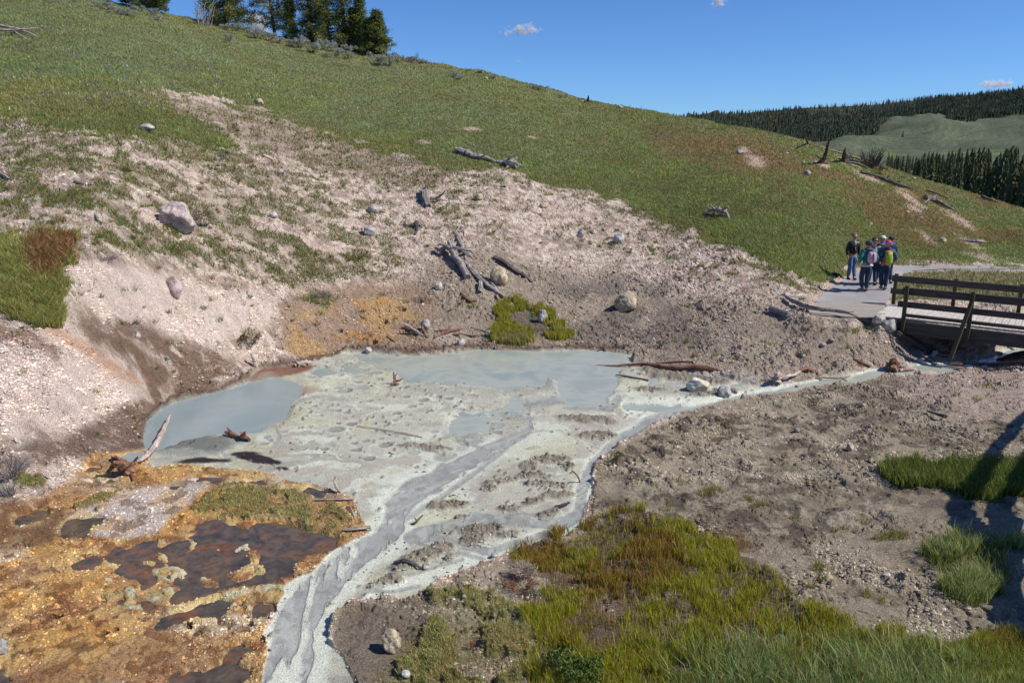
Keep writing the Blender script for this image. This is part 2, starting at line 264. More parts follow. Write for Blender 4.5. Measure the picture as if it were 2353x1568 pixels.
TUFT = [(2054, 1233, 30, 9), (2030, 1240, 44, 6), (1616, 1138, 26, 7), (1640, 1128, 14, 6), (1720, 1150, 20, 7), (1748, 1166, 24, 6), (1879, 1309, 17, 8), (1886, 1336, 17, 8), (1860, 1352, 14, 8), (1989, 1372, 15, 8), (2026, 1384, 11, 8), (1940, 1218, 10, 5), (1920, 1222, 12, 4), (1960, 1224, 8, 4), (1855, 1272, 10, 4), (1985, 1202, 12, 4), (1825, 1190, 12, 3), (1567, 1112, 22, 4), (2262, 888, 20, 4), (2272, 912, 12, 3), (2190, 912, 10, 4), (2245, 920, 14, 3), (1955, 762, 26, 6), (1990, 755, 24, 5), (2010, 745, 16, 4), (1978, 797, 7, 3), (1860, 1120, 14, 3)]
for e in TUFT: tufts = np.maximum(tufts, emask(*e, soft=.5, warp=.5, wsize=.25))
SPR_P = [(1150, 700), (1190, 685), (1230, 700), (1300, 735), (1320, 760), (1315, 778), (1265, 782), (1235, 762), (1275, 752), (1240, 740), (1210, 722), (1178, 705), (1178, 735), (1190, 755), (1230, 770), (1225, 785), (1128, 788), (1128, 745), (1140, 715)]
spring = pmask(SPR_P, 4, 6, .25, 3) * (1 - mud) * (1 - emask(1208, 735, 30, 20)) * (.3 + .7 * sst(.42, .52, fbm(X, Y, .25, 3, 2)))
spring = feather(spring, 4, 2.2, .25, 4)
spring2 = emask(1180, 782, 52, 8) * (1 - mud)
allp = np.maximum.reduce([stream, pool])

def jitter(c, amt=.12, k=0): return c[None, None] * (1 + (clump - .5)[..., None] * amt * 2)
C = np.zeros(U.shape + (3,), np.float32) + lin(208, 187, 172)
def paint(m, c, amt=1.0):
    global C
    C = C + (m * amt)[..., None] * (np.asarray(c) - C)
n1 = fbm(X, Y, 2.5, 5, 1); n2 = fbm(X, Y, .9, 5, 2); n3 = fbm(X, Y, .28, 4, 3); n4 = fbm(X, Y, 5.5, 4, 6)
paint(sst(.42, .6, n1), lin(186, 165, 148), .7)
paint(sst(.55, .68, n3), lin(168, 147, 134), .5)
paint(sst(.53, .6, fbm(X, Y, .18, 3, 12)), lin(228, 212, 200), .8); paint(sst(.56, .62, fbm(X, Y, .3, 4, 4)), lin(132, 112, 100), .55)
# pale pink left banks
paint(pmask([(-1500, 700), (0, 760), (60, 800), (150, 600), (210, 590), (420, 650), (640, 690), (600, 760), (420, 800), (330, 760), (200, 700), (160, 760), (330, 900), (320, 960), (160, 990), (-1500, 1010)], 14, 22, 1.2, 3), lin(232, 212, 200), .7)
# grey gravel zone right of centre and stream bank
paint(pmask([(900, 660), (1040, 590), (1120, 560), (1250, 600), (1400, 620), (1600, 690), (1780, 700), (1900, 740), (2050, 760), (2100, 830), (1900, 870), (1700, 880), (1450, 830), (1300, 800), (1100, 800), (950, 790)], 30, 25, 1.5, 4), lin(156, 141, 124), .8)
paint(pmask([(1250, 640), (1450, 640), (1650, 720), (1700, 800), (1500, 820), (1330, 790), (1310, 700)], 30, 25, 1.2, 6) * sst(.4, .6, n2), lin(118, 108, 102), .7)
paint(emask(1780, 800, 150, 35, 0, .8, .6) * sst(.45, .6, n3), lin(172, 160, 148), .6)
paint(emask(1820, 790, 120, 25, 0, .8, .6) * sst(.5, .6, n2), lin(185, 172, 135), .4)
paint(pmask([(1450, 835), (1700, 850), (1780, 880), (1560, 880), (1430, 870)], 10, 12, .6, 3) * sst(.4, .6, n3), lin(196, 190, 186), .7)
# brown earth
paint(pmask([(220, 750), (300, 740), (420, 790), (520, 820), (560, 860), (500, 900), (400, 930), (330, 985), (290, 940), (330, 890), (300, 830), (220, 790)], 16, 30, .6, 6) * (.15 + .85 * sst(.40, .52, n2 * .6 + n3 * .4)), lin(124, 98, 80), .9)
paint(pmask([(130, 690), (180, 700), (270, 760), (340, 790), (320, 820), (230, 790), (150, 740)], 12, 20, .5, 2) * (.3 + .7 * sst(.4, .55, n2)), lin(132, 108, 92), .8)
paint(pmask([(180, 990), (290, 930), (350, 985), (340, 1040), (180, 1050), (0, 1080), (0, 1040)], 14, 16, .6, 7) * sst(.35, .5, n2 * .5 + n3 * .5 + .04), lin(112, 88, 74), .85)
paint(pmask([(640, 700), (740, 660), (960, 650), (1000, 700), (980, 800), (700, 830), (640, 800)], 16, 16, .7, 9), lin(160, 134, 112), .8)
paint(pmask([(660, 780), (700, 715), (780, 690), (900, 690), (960, 720), (930, 770), (860, 790), (700, 822), (650, 815)], 10, 15, .5, 1) * sst(.36, .5, n2), lin(190, 154, 104), .75)
paint(emask(830, 775, 90, 16, 0) * sst(.45, .55, n3), lin(190, 142, 72), .6)
paint(emask(855, 700, 50, 12, 0) * sst(.45, .55, n3), lin(196, 150, 84), .6)
paint(lmask([(120, 770), (180, 800), (260, 850), (330, 880)], [14, 20, 14, 6], 14, 14), lin(200, 150, 116), .6)
paint(lmask([(0, 760), (60, 780), (130, 830)], [16, 20, 12], 10, 8), lin(140, 108, 90), .7)
paint(lmask([(330, 960), (420, 915), (520, 890), (620, 845), (760, 815), (950, 800), (1120, 795), (1300, 795), (1440, 800)], [8, 8, 8, 7, 7, 6, 6, 6, 6], 6, 6), lin(104, 82, 66), .85)
paint(emask(1215, 740, 85, 40, 0, .5, .4), lin(110, 94, 82), .8)
# right foreground mud bank
fgr = pmask([(2130, 860), (1992, 880), (1855, 893), (1650, 930), (1580, 948), (1440, 1016), (1366, 1066), (1363, 1180), (1300, 1240), (1120, 1300), (960, 1378), (780, 1410), (760, 1470), (830, 1600), (900, 2900), (3900, 2900), (3900, 800), (2400, 830)], 6, 8, .6, 3) * (1 - mud)
paint(fgr, lin(160, 146, 124), .95)
paint(fgr * sst(.45, .6, n1), lin(132, 120, 100), .75)
paint(fgr * sst(.52, .6, n3), lin(190, 176, 156), .5); paint(fgr * sst(.53, .59, fbm(X, Y, .22, 4, 14)), lin(98, 86, 76), .75); paint(fgr * sst(.52, .62, fbm(X, Y, 1.4, 5, 11)), lin(182, 168, 148), .6)
paint(fgr * pmask([(1850, 1300), (2000, 1180), (2352, 1200), (2700, 1100), (2700, 1480), (2000, 1450), (1900, 1420)], 40, 30, 1, 2), lin(170, 156, 136), .6)
paint(fgr * pmask([(2050, 860), (2700, 800), (2700, 960), (2300, 960), (2100, 920)], 25, 20, 1, 2), lin(196, 174, 162), .7)
paint(emask(1905, 1012, 60, 14, 8), lin(196, 182, 160), .6)
paint(redg, lin(122, 80, 58), .8)
paint(np.maximum(sedge, bare) , lin(96, 78, 62), .75)
paint(bare, lin(118, 96, 84), .8)
paint(np.maximum.reduce([rgr, rgr2]), lin(70, 66, 44), .8)
paint(np.maximum(moss1, moss2), lin(92, 92, 54), .85)
paint(fgr * pmask([(770, 1420), (960, 1380), (1000, 1420), (960, 1500), (880, 1600), (800, 1600), (770, 1500)], 14, 12, .5, 1), lin(136, 122, 108), .8)
# mats
paint(mats, lin(218, 178, 122), 1)
paint(mats * sst(.44, .54, n2), lin(226, 168, 92), .8)
paint(mats * sst(.54, .62, fbm(X, Y, .5, 4, 11)), lin(196, 140, 88), .7)
paint(mats * sst(.53, .6, fbm(X * .7, Y * 1.4, 1.1, 5, 10)), lin(226, 206, 176), .85)
paint(mats * sst(.62, .66, fbm(X, Y, .12, 3, 10)), lin(92, 60, 38), .7)
paint(mats * sst(.55, .6, n3), lin(226, 180, 112), .7)
paint(mats * sst(.56, .62, fbm(X, Y, 1.3, 5, 13)), lin(172, 134, 104), .6)
paint(mats * sst(.6, .66, fbm(X, Y, .22, 4, 7)), lin(140, 92, 58), .7)
paint(pmask([(0, 1080), (160, 1090), (260, 1120), (160, 1170), (120, 1240), (0, 1260), (-260, 1260), (-260, 1090)], 12, 14, .5, 4) * sst(.4, .5, n2), lin(124, 92, 70), .85)
paint(sinter, lin(220, 206, 196), .95)
paint(sinter * sst(.52, .6, n3), lin(226, 190, 150), .7)
paint(sinter * sst(.57, .62, fbm(X, Y, .3, 4, 5)), lin(150, 125, 110), .8)
paint(pmask([(400, 1535), (520, 1500), (640, 1470), (640, 1600), (390, 1600)], 12, 12, .5, 3) * mats * sst(.5, .55, n2), lin(110, 70, 38), .8)
edge = mats * sst(.02, .5, pmask(MUD_P, 30, 4, .5, 1)) * (1 - mud)
paint(edge * sst(.45, .55, n3), lin(206, 180, 120), .7)
paint(np.maximum(moss1, moss2), lin(122, 118, 70), .85); rimm = np.clip(blur(ap, 5) - ap, 0, 1) * mats; paint(np.clip(rimm * 2.5, 0, 1) * sst(.52, .42, n3) * 0 + np.clip(rimm * 2.5, 0, 1) * (1 - sst(.45, .55, n3)), lin(128, 92, 62), .8); wet0 = np.clip(blur(ap, 9) * 1.5, 0, 1) * mats; paint(wet0 * sst(.45, .56, n2), lin(150, 104, 64), .6); paint(np.clip(rimm * 2.2, 0, 1) * sst(.45, .55, n3), lin(214, 196, 140), .8); paint(knob, lin(212, 206, 170), .9); paint(knob * sst(.5, .58, n3), lin(176, 150, 90), .8)
# mud
mcol = np.zeros(U.shape + (3,), np.float32) + lin(190, 188, 174)
def mp(m, c, amt=1.0):
    global mcol
    mcol = mcol + (m * amt)[..., None] * (np.asarray(c) - mcol)
wx = X + (n2 - .5) * 1.6; wy = Y + (n1 - .5) * 1.6
sw = fbm(wx, wy * .6, .8, 4, 14)
mp(sst(.50, .56, sw), lin(214, 216, 204), .8)
mp(sst(.55, .60, fbm(wx, wy, .45, 4, 10)), lin(164, 162, 152), .8)
rb = np.abs(fbm(wx * .7 + Y * .3, wy * 1.1, .9, 3, 12) - .5); mp((1 - sst(.006, .022, rb)) * sst(.42, .55, n1), lin(156, 157, 154), .75)
mp((1 - sst(.004, .016, np.abs(fbm(wx, wy * 1.3, .6, 3, 1) - .47))), lin(218, 220, 210), .7)
mp(sst(.60, .66, fbm(wx, wy, 1.0, 4, 2)), lin(196, 194, 160), .45)
mp(sst(.57, .63, fbm(wx * 2, wy, .9, 4, 5)), lin(180, 170, 162), .6)
cm = np.maximum(c1, stream)
cthin = np.maximum(c1 * (1 - c1a), stream)
_fy = sst(10.3, 12.2, Y)
def _flow(sz, al, ac, k): return fbm((X * .64 + Y * .77) * al + n2 * .2, (X * .77 - Y * .64) * ac + n3 * .1, sz, 4, k) * _fy + fbm((X * -.1 + Y) * al + n2 * .2, (X + Y * .1) * ac + n3 * .1, sz, 4, k) * (1 - _fy)
stk = _flow(.2, .3, 2.0, 6); stk2 = _flow(.5, .4, 1.5, 9)
cm = sst(.3, .8, cm * (1 + .0 * stk) + (stk - .5) * 2.4 * (cm > .02) + (stk2 - .5) * 2.6 * (cm > .02) - .06)
cm = np.maximum(cm, cthin * (.72 + .28 * sst(.42, .55, stk2)))
for _p, _w in [([(1120, 1045), (1075, 1075), (1040, 1100), (990, 1130), (950, 1165), (930, 1190)], 5), ([(1060, 985), (1020, 1000), (1050, 1015), (1100, 1030)], 4), ([(1215, 1000), (1180, 1022), (1140, 1050), (1090, 1090), (1030, 1135), (985, 1165), (925, 1205)], 6), ([(1355, 1150), (1320, 1190), (1270, 1195), (1200, 1180), (1130, 1190)], 4), ([(960, 1250), (1000, 1262), (1070, 1275), (1110, 1285)], 4), ([(905, 1330), (960, 1318), (1010, 1300), (1060, 1285)], 4), ([(1420, 920), (1400, 945), (1300, 935)], 8), ([(800, 1395), (850, 1362), (900, 1365), (960, 1350)], 4)]:
    cm = np.maximum(cm, lmask(_p, _w, 3, 6) * .85 * mud)

halo = np.maximum.reduce([lmask([(1135, 1034), (1015, 1100), (905, 1175), (905, 1215), (810, 1288), (718, 1374), (676, 1442), (665, 1600), (660, 1740)], [25, 42, 48, 50, 55, 62, 80, 95, 100], 14, 12), lmask([(1560, 942), (1440, 1000), (1375, 1056), (1345, 1110), (1330, 1190), (1220, 1240), (1110, 1275), (1000, 1320), (850, 1378)], [16, 18, 18, 20, 22, 20, 18, 18, 16], 8, 8), lmask([(1440, 940), (1700, 916), (1990, 866), (2200, 842)], 15, 6, 5)])
mp(halo, lin(222, 226, 214), .9)
mp(cm, lin(150, 151, 150), .92)
mp(cm * sst(.54, .66, stk), lin(182, 184, 180), .6)
mp(cm * sst(.55, .62, fbm(X, Y, .15, 3, 2)), lin(128, 129, 130), .5)
mp(emask(702, 905, 42, 12, -8, .5, .4), lin(178, 150, 128), .8)
mp(pmask([(560, 875), (600, 848), (700, 838), (730, 845), (690, 862), (600, 878)], 4, 5, .4, 5), lin(128, 80, 58), .95)
mp(sst(.02, .75, blur(pool, 16) + (n3 - .5) * .3 * (blur(pool, 14) > .01)), lin(160, 164, 156), .8)
low = emask(430, 1045, 100, 26, -8, .5, .5, wsize=.8); mp(low, lin(134, 138, 134), .7); mp(low * sst(.5, .55, n2), lin(104, 106, 104), .7)
mp(dark, lin(38, 32, 28), 1.0)
mp(isl, lin(140, 131, 118), .95)
mp(isl * sst(.5, .6, n3), lin(120, 110, 100), .8)
C = C + mud[..., None] * (mcol * np.array([.985, .985, .955]) - C)
C = C * np.array([1.0, .995, .955], np.float32)
# under grass
soilg = lin(106, 108, 62)
paint(meadow, soilg, .88)
paint(meadow * sst(.5, .6, n1), lin(112, 98, 62), .5)
rm = pmask([(1480, 300), (1700, 300), (1852, 330), (2044, 390), (2352, 485), (2352, 560), (2100, 560), (1900, 470), (1700, 400), (1500, 340)], 25, 30, 3, 3)
pinkp = np.zeros_like(mud)
for e in [(1735, 368, 34, 16, 30), (1710, 345, 20, 8, 20), (1955, 375, 34, 8, 20), (2000, 410, 60, 8, 25), (2090, 455, 60, 9, 30), (2200, 500, 55, 10, 30), (2230, 560, 50, 12, 30), (2130, 545, 30, 8, 35), (2100, 480, 30, 8, 20), (1890, 380, 30, 7, 20), (975, 328, 22, 6, 15), (1085, 296, 22, 4, 5), (1220, 315, 22, 4, 5), (2250, 590, 40, 6, 15)]:
    pinkp = np.maximum(pinkp, emask(*e[:5], soft=.6, warp=.6, wsize=1.0))
paint(rm * sst(.42, .58, fbm(X, Y, 2.2, 5, 8)), lin(142, 108, 82), .85)
paint(pinkp, lin(192, 166, 150), .9)
paint(m2, lin(120, 110, 66), .8)
paint(patch * (1 - mud), lin(120, 108, 80), .6 * .8)
paint(sparse, lin(110, 100, 70), .5)
paint(tuss, lin(106, 98, 56), .85)
paint(upper, lin(150, 128, 112), .6)
# path margins
pm = lmask([(1870, 690), (1900, 665), (1950, 635), (1990, 615), (2060, 606), (2352, 604)], [14, 10, 10, 8, 6, 5], 6, 5)
paint(pm, lin(200, 176, 158), .75)
pathz = pmask([(1850, 730), (1872, 690), (1905, 660), (1950, 632), (1990, 612), (2080, 607), (2352, 610), (2620, 606), (2620, 622), (2352, 622), (2200, 622), (2080, 630), (2055, 660), (2045, 735)], 6)

# ------------------------------------------------------------------ heights
rough_clay = np.ones_like(mud)
f1, f2, cid = worley(X + (n3 - .5) * .2, Y, .16, 1); clod = np.clip(1 - f1 * 1.3, 0, 1) * (cid > .35)
g1, g2, gid = worley(X, Y + (n3 - .5) * .3, .42, 4); clod2 = np.clip(1 - g1 * 1.5, 0, 1) * (gid > .6)
h1, h2, hid = worley(X, Y, .075, 7); clod3 = np.clip(1 - h1 * 1.2, 0, 1) * (hid > .3)
rdg = 1 - np.abs(fbm(X, Y, .7, 4, 13) - .5) * 6
rg1 = np.abs(fbm(X * .8, Y * 1.2, .55, 4, 13) - .5) * 2
pz1 = sst(.38, .62, fbm(X, Y, .9, 4, 11)); pz2 = sst(.42, .6, fbm(X, Y, 1.6, 3, 14))
hgt = (fbm(X, Y, 1.4, 5, 2) - .5) * .22 + clod * (.02 + .045 * pz1) + clod2 * .08 * pz2 + (fbm(X, Y, .2, 3, 6) - .5) * (.05 + .07 * pz1) + clod3 * .025 - (1 - sst(0, .10, rg1)) * .03 * pz2 + np.maximum(0, fbm(X, Y, .13, 2, 9) - .66) * .25 * pz1
gravel = (fbm(X, Y, 1.2, 4, 2) - .5) * .10 + clod * .055 * sst(.42, .6, n2) + clod3 * .035 * sst(.42, .62, fbm(X, Y, .5, 3, 3)) + (n3 - .5) * .07 * pz1 - (1 - sst(0, .08, rg1)) * .03 + clod2 * .045 * sst(.5, .6, n1)
fsm = .6 + .5 * sst(.42, .6, fbm(X, Y, 1.3, 4, 8))
hmix = hgt * (1 - fgr) + gravel * fsm * fgr
hmix = hmix + fgr * (np.clip(fbm(X, Y, .5, 4, 9) - .57, 0, 1) * .28)
veg = np.maximum.reduce([meadow, m2])
hmix = hmix * (1 - veg) + veg * ((fbm(X, Y, 1.5, 5, 2) - .5) * .22 + (fbm(X, Y, .4, 2, 5) - .5) * .08)
hmat = .012 + (fbm(X, Y, .9, 4, 4) - .5) * .09 + (fbm(X, Y, .16, 4, 6) - .5) * .06 + clod3 * .022 + clod * .02
hmix = hmix * (1 - mats) + mats * hmat
hmix = hmix + knob * clod3 * .02
hmix = hmix + np.maximum(moss1, moss2) * (np.clip(1 - g1 * g1, 0, 1) * .06 + np.clip(1 - f1 * f1, 0, 1) * .03)
# gullies / runnels down the left bank
bank = pmask([(150, 600), (640, 690), (620, 850), (330, 960), (0, 1000), (0, 780), (130, 760)], 30)
hmix += bank * (np.clip(rdg, 0, 1) * .05 - (vn(X * 1.3 + Y * .9, Y * .4 - X * .2, 3) - .5) * .25)
hmix *= 1 - pathz
# base plane handling
Zb = Z.copy()
mats_s = pmask(MAT_P, 60)
noncl = np.maximum(Zb, .05) * (1 - mats_s) + mats_s * (.022 + .12 * np.maximum(Zb - .05, 0))
Zs = noncl + hmix * np.clip(1 - .0 * mudw, 0, 1)
Zs = np.maximum(Zs, .022 + .015 * n3)
hol = np.zeros_like(mud)
for e in [(425, 898, 12, 4), (410, 905, 10, 4), (475, 877, 10, 3), (760, 862, 8, 3), (560, 700, 5, 3), (958, 690, 14, 6), (920, 712, 12, 4), (885, 740, 6, 3), (780, 765, 7, 4), (860, 790, 6, 5), (240, 1448, 10, 6), (435, 1438, 8, 7), (575, 1440, 8, 6), (265, 1440, 8, 4), (130, 1410, 14, 3), (640, 800, 10, 4), (700, 760, 6, 3)]:
    hol = np.maximum(hol, emask(*e, soft=.3, warp=.3, wsize=.2))
# mud surface
pits_h = np.zeros_like(mud); pit_in = np.zeros_like(mud)
prn = np.random.default_rng(11)
PITS = []
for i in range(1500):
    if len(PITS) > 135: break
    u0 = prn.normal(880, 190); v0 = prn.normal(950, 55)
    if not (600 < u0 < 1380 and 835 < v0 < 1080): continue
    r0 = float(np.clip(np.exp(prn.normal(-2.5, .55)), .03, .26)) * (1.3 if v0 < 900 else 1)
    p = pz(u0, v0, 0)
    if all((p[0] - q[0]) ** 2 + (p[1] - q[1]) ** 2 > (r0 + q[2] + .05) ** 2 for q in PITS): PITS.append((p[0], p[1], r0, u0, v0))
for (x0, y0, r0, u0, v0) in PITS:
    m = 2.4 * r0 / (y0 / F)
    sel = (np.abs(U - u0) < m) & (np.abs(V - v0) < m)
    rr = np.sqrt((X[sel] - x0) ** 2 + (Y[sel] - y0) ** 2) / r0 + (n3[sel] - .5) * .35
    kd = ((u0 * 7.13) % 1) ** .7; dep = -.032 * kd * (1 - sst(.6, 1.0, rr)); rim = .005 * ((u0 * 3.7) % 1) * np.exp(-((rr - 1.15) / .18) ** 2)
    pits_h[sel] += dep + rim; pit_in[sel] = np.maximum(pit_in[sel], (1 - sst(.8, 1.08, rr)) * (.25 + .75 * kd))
hm = .036 + (fbm(X, Y, 1.1, 4, 3) - .5) * .03 + (n3 - .5) * .012 + pits_h * (1 - np.maximum(c1, isl))
c1h = blur(c1, 5); hm = hm - c1h * .006 + cm * (stk - .5) * .008
pB = blur(np.maximum(pool, stream * .6), 7); pool_h = np.clip(blur(pool, 5) + (n3 - .5) * .5 * (np.abs(blur(pool, 5) - .5) < .45), 0, 1)
hm = hm + isl * (.02 + clod3 * .045 + clod * .035)
spk = (hid > .965) * clod3 * sst(.45, .55, n2) * (1 - cm)
hm = hm + spk * .06
hm = np.maximum(hm, .004)
hm = np.maximum(hm, .005)
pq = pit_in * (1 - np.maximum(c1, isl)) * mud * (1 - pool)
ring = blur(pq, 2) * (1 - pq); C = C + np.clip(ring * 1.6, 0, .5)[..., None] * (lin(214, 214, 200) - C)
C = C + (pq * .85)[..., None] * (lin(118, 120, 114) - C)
hm = hm * (1 - pool_h) - .09 * pool_h
hm = hm * (1 - stream) - .05 * stream
Zf = Zs * (1 - mud) + hm * mud
aph = blur(ap, 3); Zf = np.where(mats > .5, np.minimum(Zf, .04 + (Zf - .04) * .8), Zf); Zf = Zf * (1 - aph * (1 - mud)) + (-.03) * aph * (1 - mud)
Zf = Zf - hol * .35 * (1 - mud) * (1 - ap)
spw = np.maximum(emask(1225, 727, 26, 14, 30, .4, .4), emask(1240, 757, 30, 4, 0)); 
C = C + (mud * spk)[..., None] * (lin(96, 84, 74) - C)
wet = np.zeros_like(mud)
wet = np.maximum.reduce([wet, wet0 * .7, cm * .9 * mud, halo * .35 * mud, mud * .62, dark, spw * .9, ap])
paint(spw, lin(70, 76, 56), .8)
mud_g = mud * sst(.5, .6, sw)
wet = np.maximum(wet, fgr * .35 * sst(.55, .65, n1))
X = X.astype(np.float32); Y = Y.astype(np.float32)
# deflect only vertically
ZZ = Zf
# fall-away rows behind the crest
NE = 14
ub = us; vb = vsky(ub); k = np.arange(NE, 0, -1)[None]
tb = T0[:, :1]; ar, dyr, dzr = rays(ub[:, None], vb[:, None])
tt = tb * (1 + .035 * k + .004 * k ** 2); drop = .05 * k ** 1.9 + (tt - tb) * .02
XE = ar * tt; YE = dyr * tt; ZE = HC + dzr * tt - drop * 1.6
XA = np.concatenate([XE, X], 1); YA = np.concatenate([YE, Y], 1); ZA = np.concatenate([ZE, ZZ], 1)
CA = np.concatenate([np.repeat(C[:, :1], NE, 1), C], 1); WA = np.concatenate([np.zeros((len(us), NE)), wet], 1)

def grid_mesh(name, XA, YA, ZA):
    nu, nv = XA.shape; co = np.stack([XA, YA, ZA], -1).reshape(-1, 3).astype(np.float32)
    idx = np.arange(nu * nv).reshape(nu, nv)
    f = np.stack([idx[:-1, :-1], idx[:-1, 1:], idx[1:, 1:], idx[1:, :-1]], -1).reshape(-1, 4)
    return raw_mesh(name, co, f)
def raw_mesh(name, co, f, smooth=True):
    me = bpy.data.meshes.new(name); n = f.shape[1]
    me.vertices.add(len(co)); me.vertices.foreach_set('co', np.ascontiguousarray(co, np.float32).ravel())
    me.loops.add(f.size); me.loops.foreach_set('vertex_index', np.ascontiguousarray(f, np.int32).ravel())
    me.polygons.add(len(f)); me.polygons.foreach_set('loop_start', np.arange(0, f.size, n, dtype=np.int32))
    me.polygons.foreach_set('use_smooth', np.full(len(f), smooth))
    me.update(calc_edges=True); return me
def add_col(me, name, c):
    a = me.attributes.new(name, 'FLOAT_COLOR', 'POINT'); c4 = np.ones((len(me.vertices), 4), np.float32); c4[:, :3] = c; a.data.foreach_set('color', c4.ravel())
def add_f(me, name, c):
    a = me.attributes.new(name, 'FLOAT', 'POINT'); a.data.foreach_set('value', np.ascontiguousarray(c, np.float32).ravel())
def link(name, me, mat=None, parent=None, label=None, cat=None, group=None, kind=None):
    o = bpy.data.objects.new(name, me); COL.objects.link(o)
    if mat is not None and me is not None and not len(me.materials): me.materials.append(mat)
    if parent: o.parent = parent
    if label: o['label'] = label
    if cat: o['category'] = cat
    if group: o['group'] = group
    if kind: o['kind'] = kind
    return o
def empty(name, loc, label, cat, group=None, rz=0):
    o = link(name, None, label=label, cat=cat, group=group); o.location = loc; o.rotation_euler.z = rz; return o

# ------------------------------------------------------------------ materials
class NB:
    def __init__(s, name):
        s.m = bpy.data.materials.new(name); s.m.use_nodes = True; s.t = s.m.node_tree; s.b = s.t.nodes['Principled BSDF']; s.o = s.t.nodes['Material Output']
    def n(s, typ, **k):
        nd = s.t.nodes.new(typ)
        for a, b in k.items(): setattr(nd, a, b)
        return nd
    def l(s, a, b): s.t.links.new(a, b)
    def noise(s, scale, det=4, rough=.6, vec=None, dist=0):
        nd = s.n('ShaderNodeTexNoise'); nd.inputs['Scale'].default_value = scale; nd.inputs['Detail'].default_value = det; nd.inputs['Roughness'].default_value = rough; nd.inputs['Distortion'].default_value = dist
        if vec is not None: s.l(vec, nd.inputs['Vector'])
        return nd
    def ramp(s, fac, stops):
        nd = s.n('ShaderNodeValToRGB'); e = nd.color_ramp.elements
        while len(e) < len(stops): e.new(.5)
        for el, (p, c) in zip(e, stops): el.position = p; el.color = (*c, 1) if len(c) == 3 else c
        s.l(fac, nd.inputs[0]); return nd
    def mix(s, fac, a, b, mode='MIX'):
        nd = s.n('ShaderNodeMix', data_type='RGBA', blend_type=mode)
        for i, v in ((0, fac), (6, a), (7, b)):
            if hasattr(v, 'links'): s.l(v, nd.inputs[i])
            else: nd.inputs[i].default_value = v if i == 0 else ((*v, 1) if len(v) == 3 else v)
        return nd.outputs[2]
    def math(s, op, a, b=0, c=None):
        nd = s.n('ShaderNodeMath', operation=op)
        for i, v in enumerate((a, b) if c is None else (a, b, c)):
            if hasattr(v, 'links'): s.l(v, nd.inputs[i])
            else: nd.inputs[i].default_value = v
        return nd.outputs[0]
    def bump(s, h, strength=.5, dist=.02):
        nd = s.n('ShaderNodeBump'); nd.inputs['Strength'].default_value = strength; nd.inputs['Distance'].default_value = dist
        s.l(h, nd.inputs['Height']); s.l(nd.outputs[0], s.b.inputs['Normal']); return nd
    def pos(s): return s.n('ShaderNodeNewGeometry').outputs['Position']
    def obj(s): return s.n('ShaderNodeTexCoord').outputs['Object']
g3 = lambda x: (x, x, x)
# ground
B = NB('ground_soil'); p = B.pos(); at = B.n('ShaderNodeAttribute', attribute_name='Col'); wt = B.n('ShaderNodeAttribute', attribute_name='wet')
na = B.noise(38, 5, .7, p); nb = B.noise(9, 5, .65, p); nc = B.noise(140, 3, .7, p)
f = B.ramp(na.outputs[0], [(.34, g3(.45)), (.47, g3(1)), (.66, g3(1.42))])
f2_ = B.ramp(nb.outputs[0], [(.3, g3(.82)), (.7, g3(1.14))])
dry = B.mix(1, at.outputs[0], f.outputs[0], 'MULTIPLY'); dry = B.mix(1, dry, f2_.outputs[0], 'MULTIPLY')
colr = B.mix(wt.outputs['Fac'], dry, B.mix(.3, at.outputs[0], dry)); B.l(colr, B.b.inputs['Base Color'])
rr_ = B.math('MULTIPLY_ADD', wt.outputs['Fac'], -.6, .95); B.l(rr_, B.b.inputs['Roughness'])
B.b.inputs['Specular IOR Level'].default_value = .3
hh = B.math('ADD', B.math('MULTIPLY', na.outputs[0], 1.0), B.math('MULTIPLY', nc.outputs[0], .35))
hh = B.math('MULTIPLY', hh, B.math('SUBTRACT', 1.05, wt.outputs['Fac']))
B.bump(hh, 1.0, .06); M_GROUND = B.m
# milky water
B = NB('milky_water'); p = B.pos(); nz = B.noise(.8, 4, .6, p, .6)
r1 = B.ramp(nz.outputs[0], [(.35, tuple(lin(154, 160, 148))), (.5, tuple(lin(168, 172, 158))), (.65, tuple(lin(144, 154, 148)))])
nq = B.noise(26, 2, .5, p); r2 = B.ramp(nq.outputs[0], [(.73, g3(0)), (.76, g3(1))])
nqq = B.noise(.7, 2, .5, p); r3 = B.ramp(nqq.outputs[0], [(.5, g3(0)), (.6, g3(1))])
fo = B.math('MULTIPLY', r2.outputs[0], r3.outputs[0])
sx = B.n('ShaderNodeSeparateXYZ'); B.l(p, sx.inputs[0]); mr = B.n('ShaderNodeMapRange'); mr.inputs[1].default_value = -5.6; mr.inputs[2].default_value = -3.6; mr.inputs[3].default_value = .75; mr.inputs[4].default_value = 0; B.l(sx.outputs[0], mr.inputs[0])
wc = B.mix(mr.outputs[0], r1.outputs[0], tuple(lin(126, 144, 150)))
B.l(B.mix(fo, wc, tuple(lin(225, 228, 225, 1))), B.b.inputs['Base Color'])
B.b.inputs['Roughness'].default_value = .15; B.b.inputs['Specular IOR Level'].default_value = .25
nw = B.noise(7, 3, .6, p); B.bump(nw.outputs[0], .12, .03); M_WATER = B.m
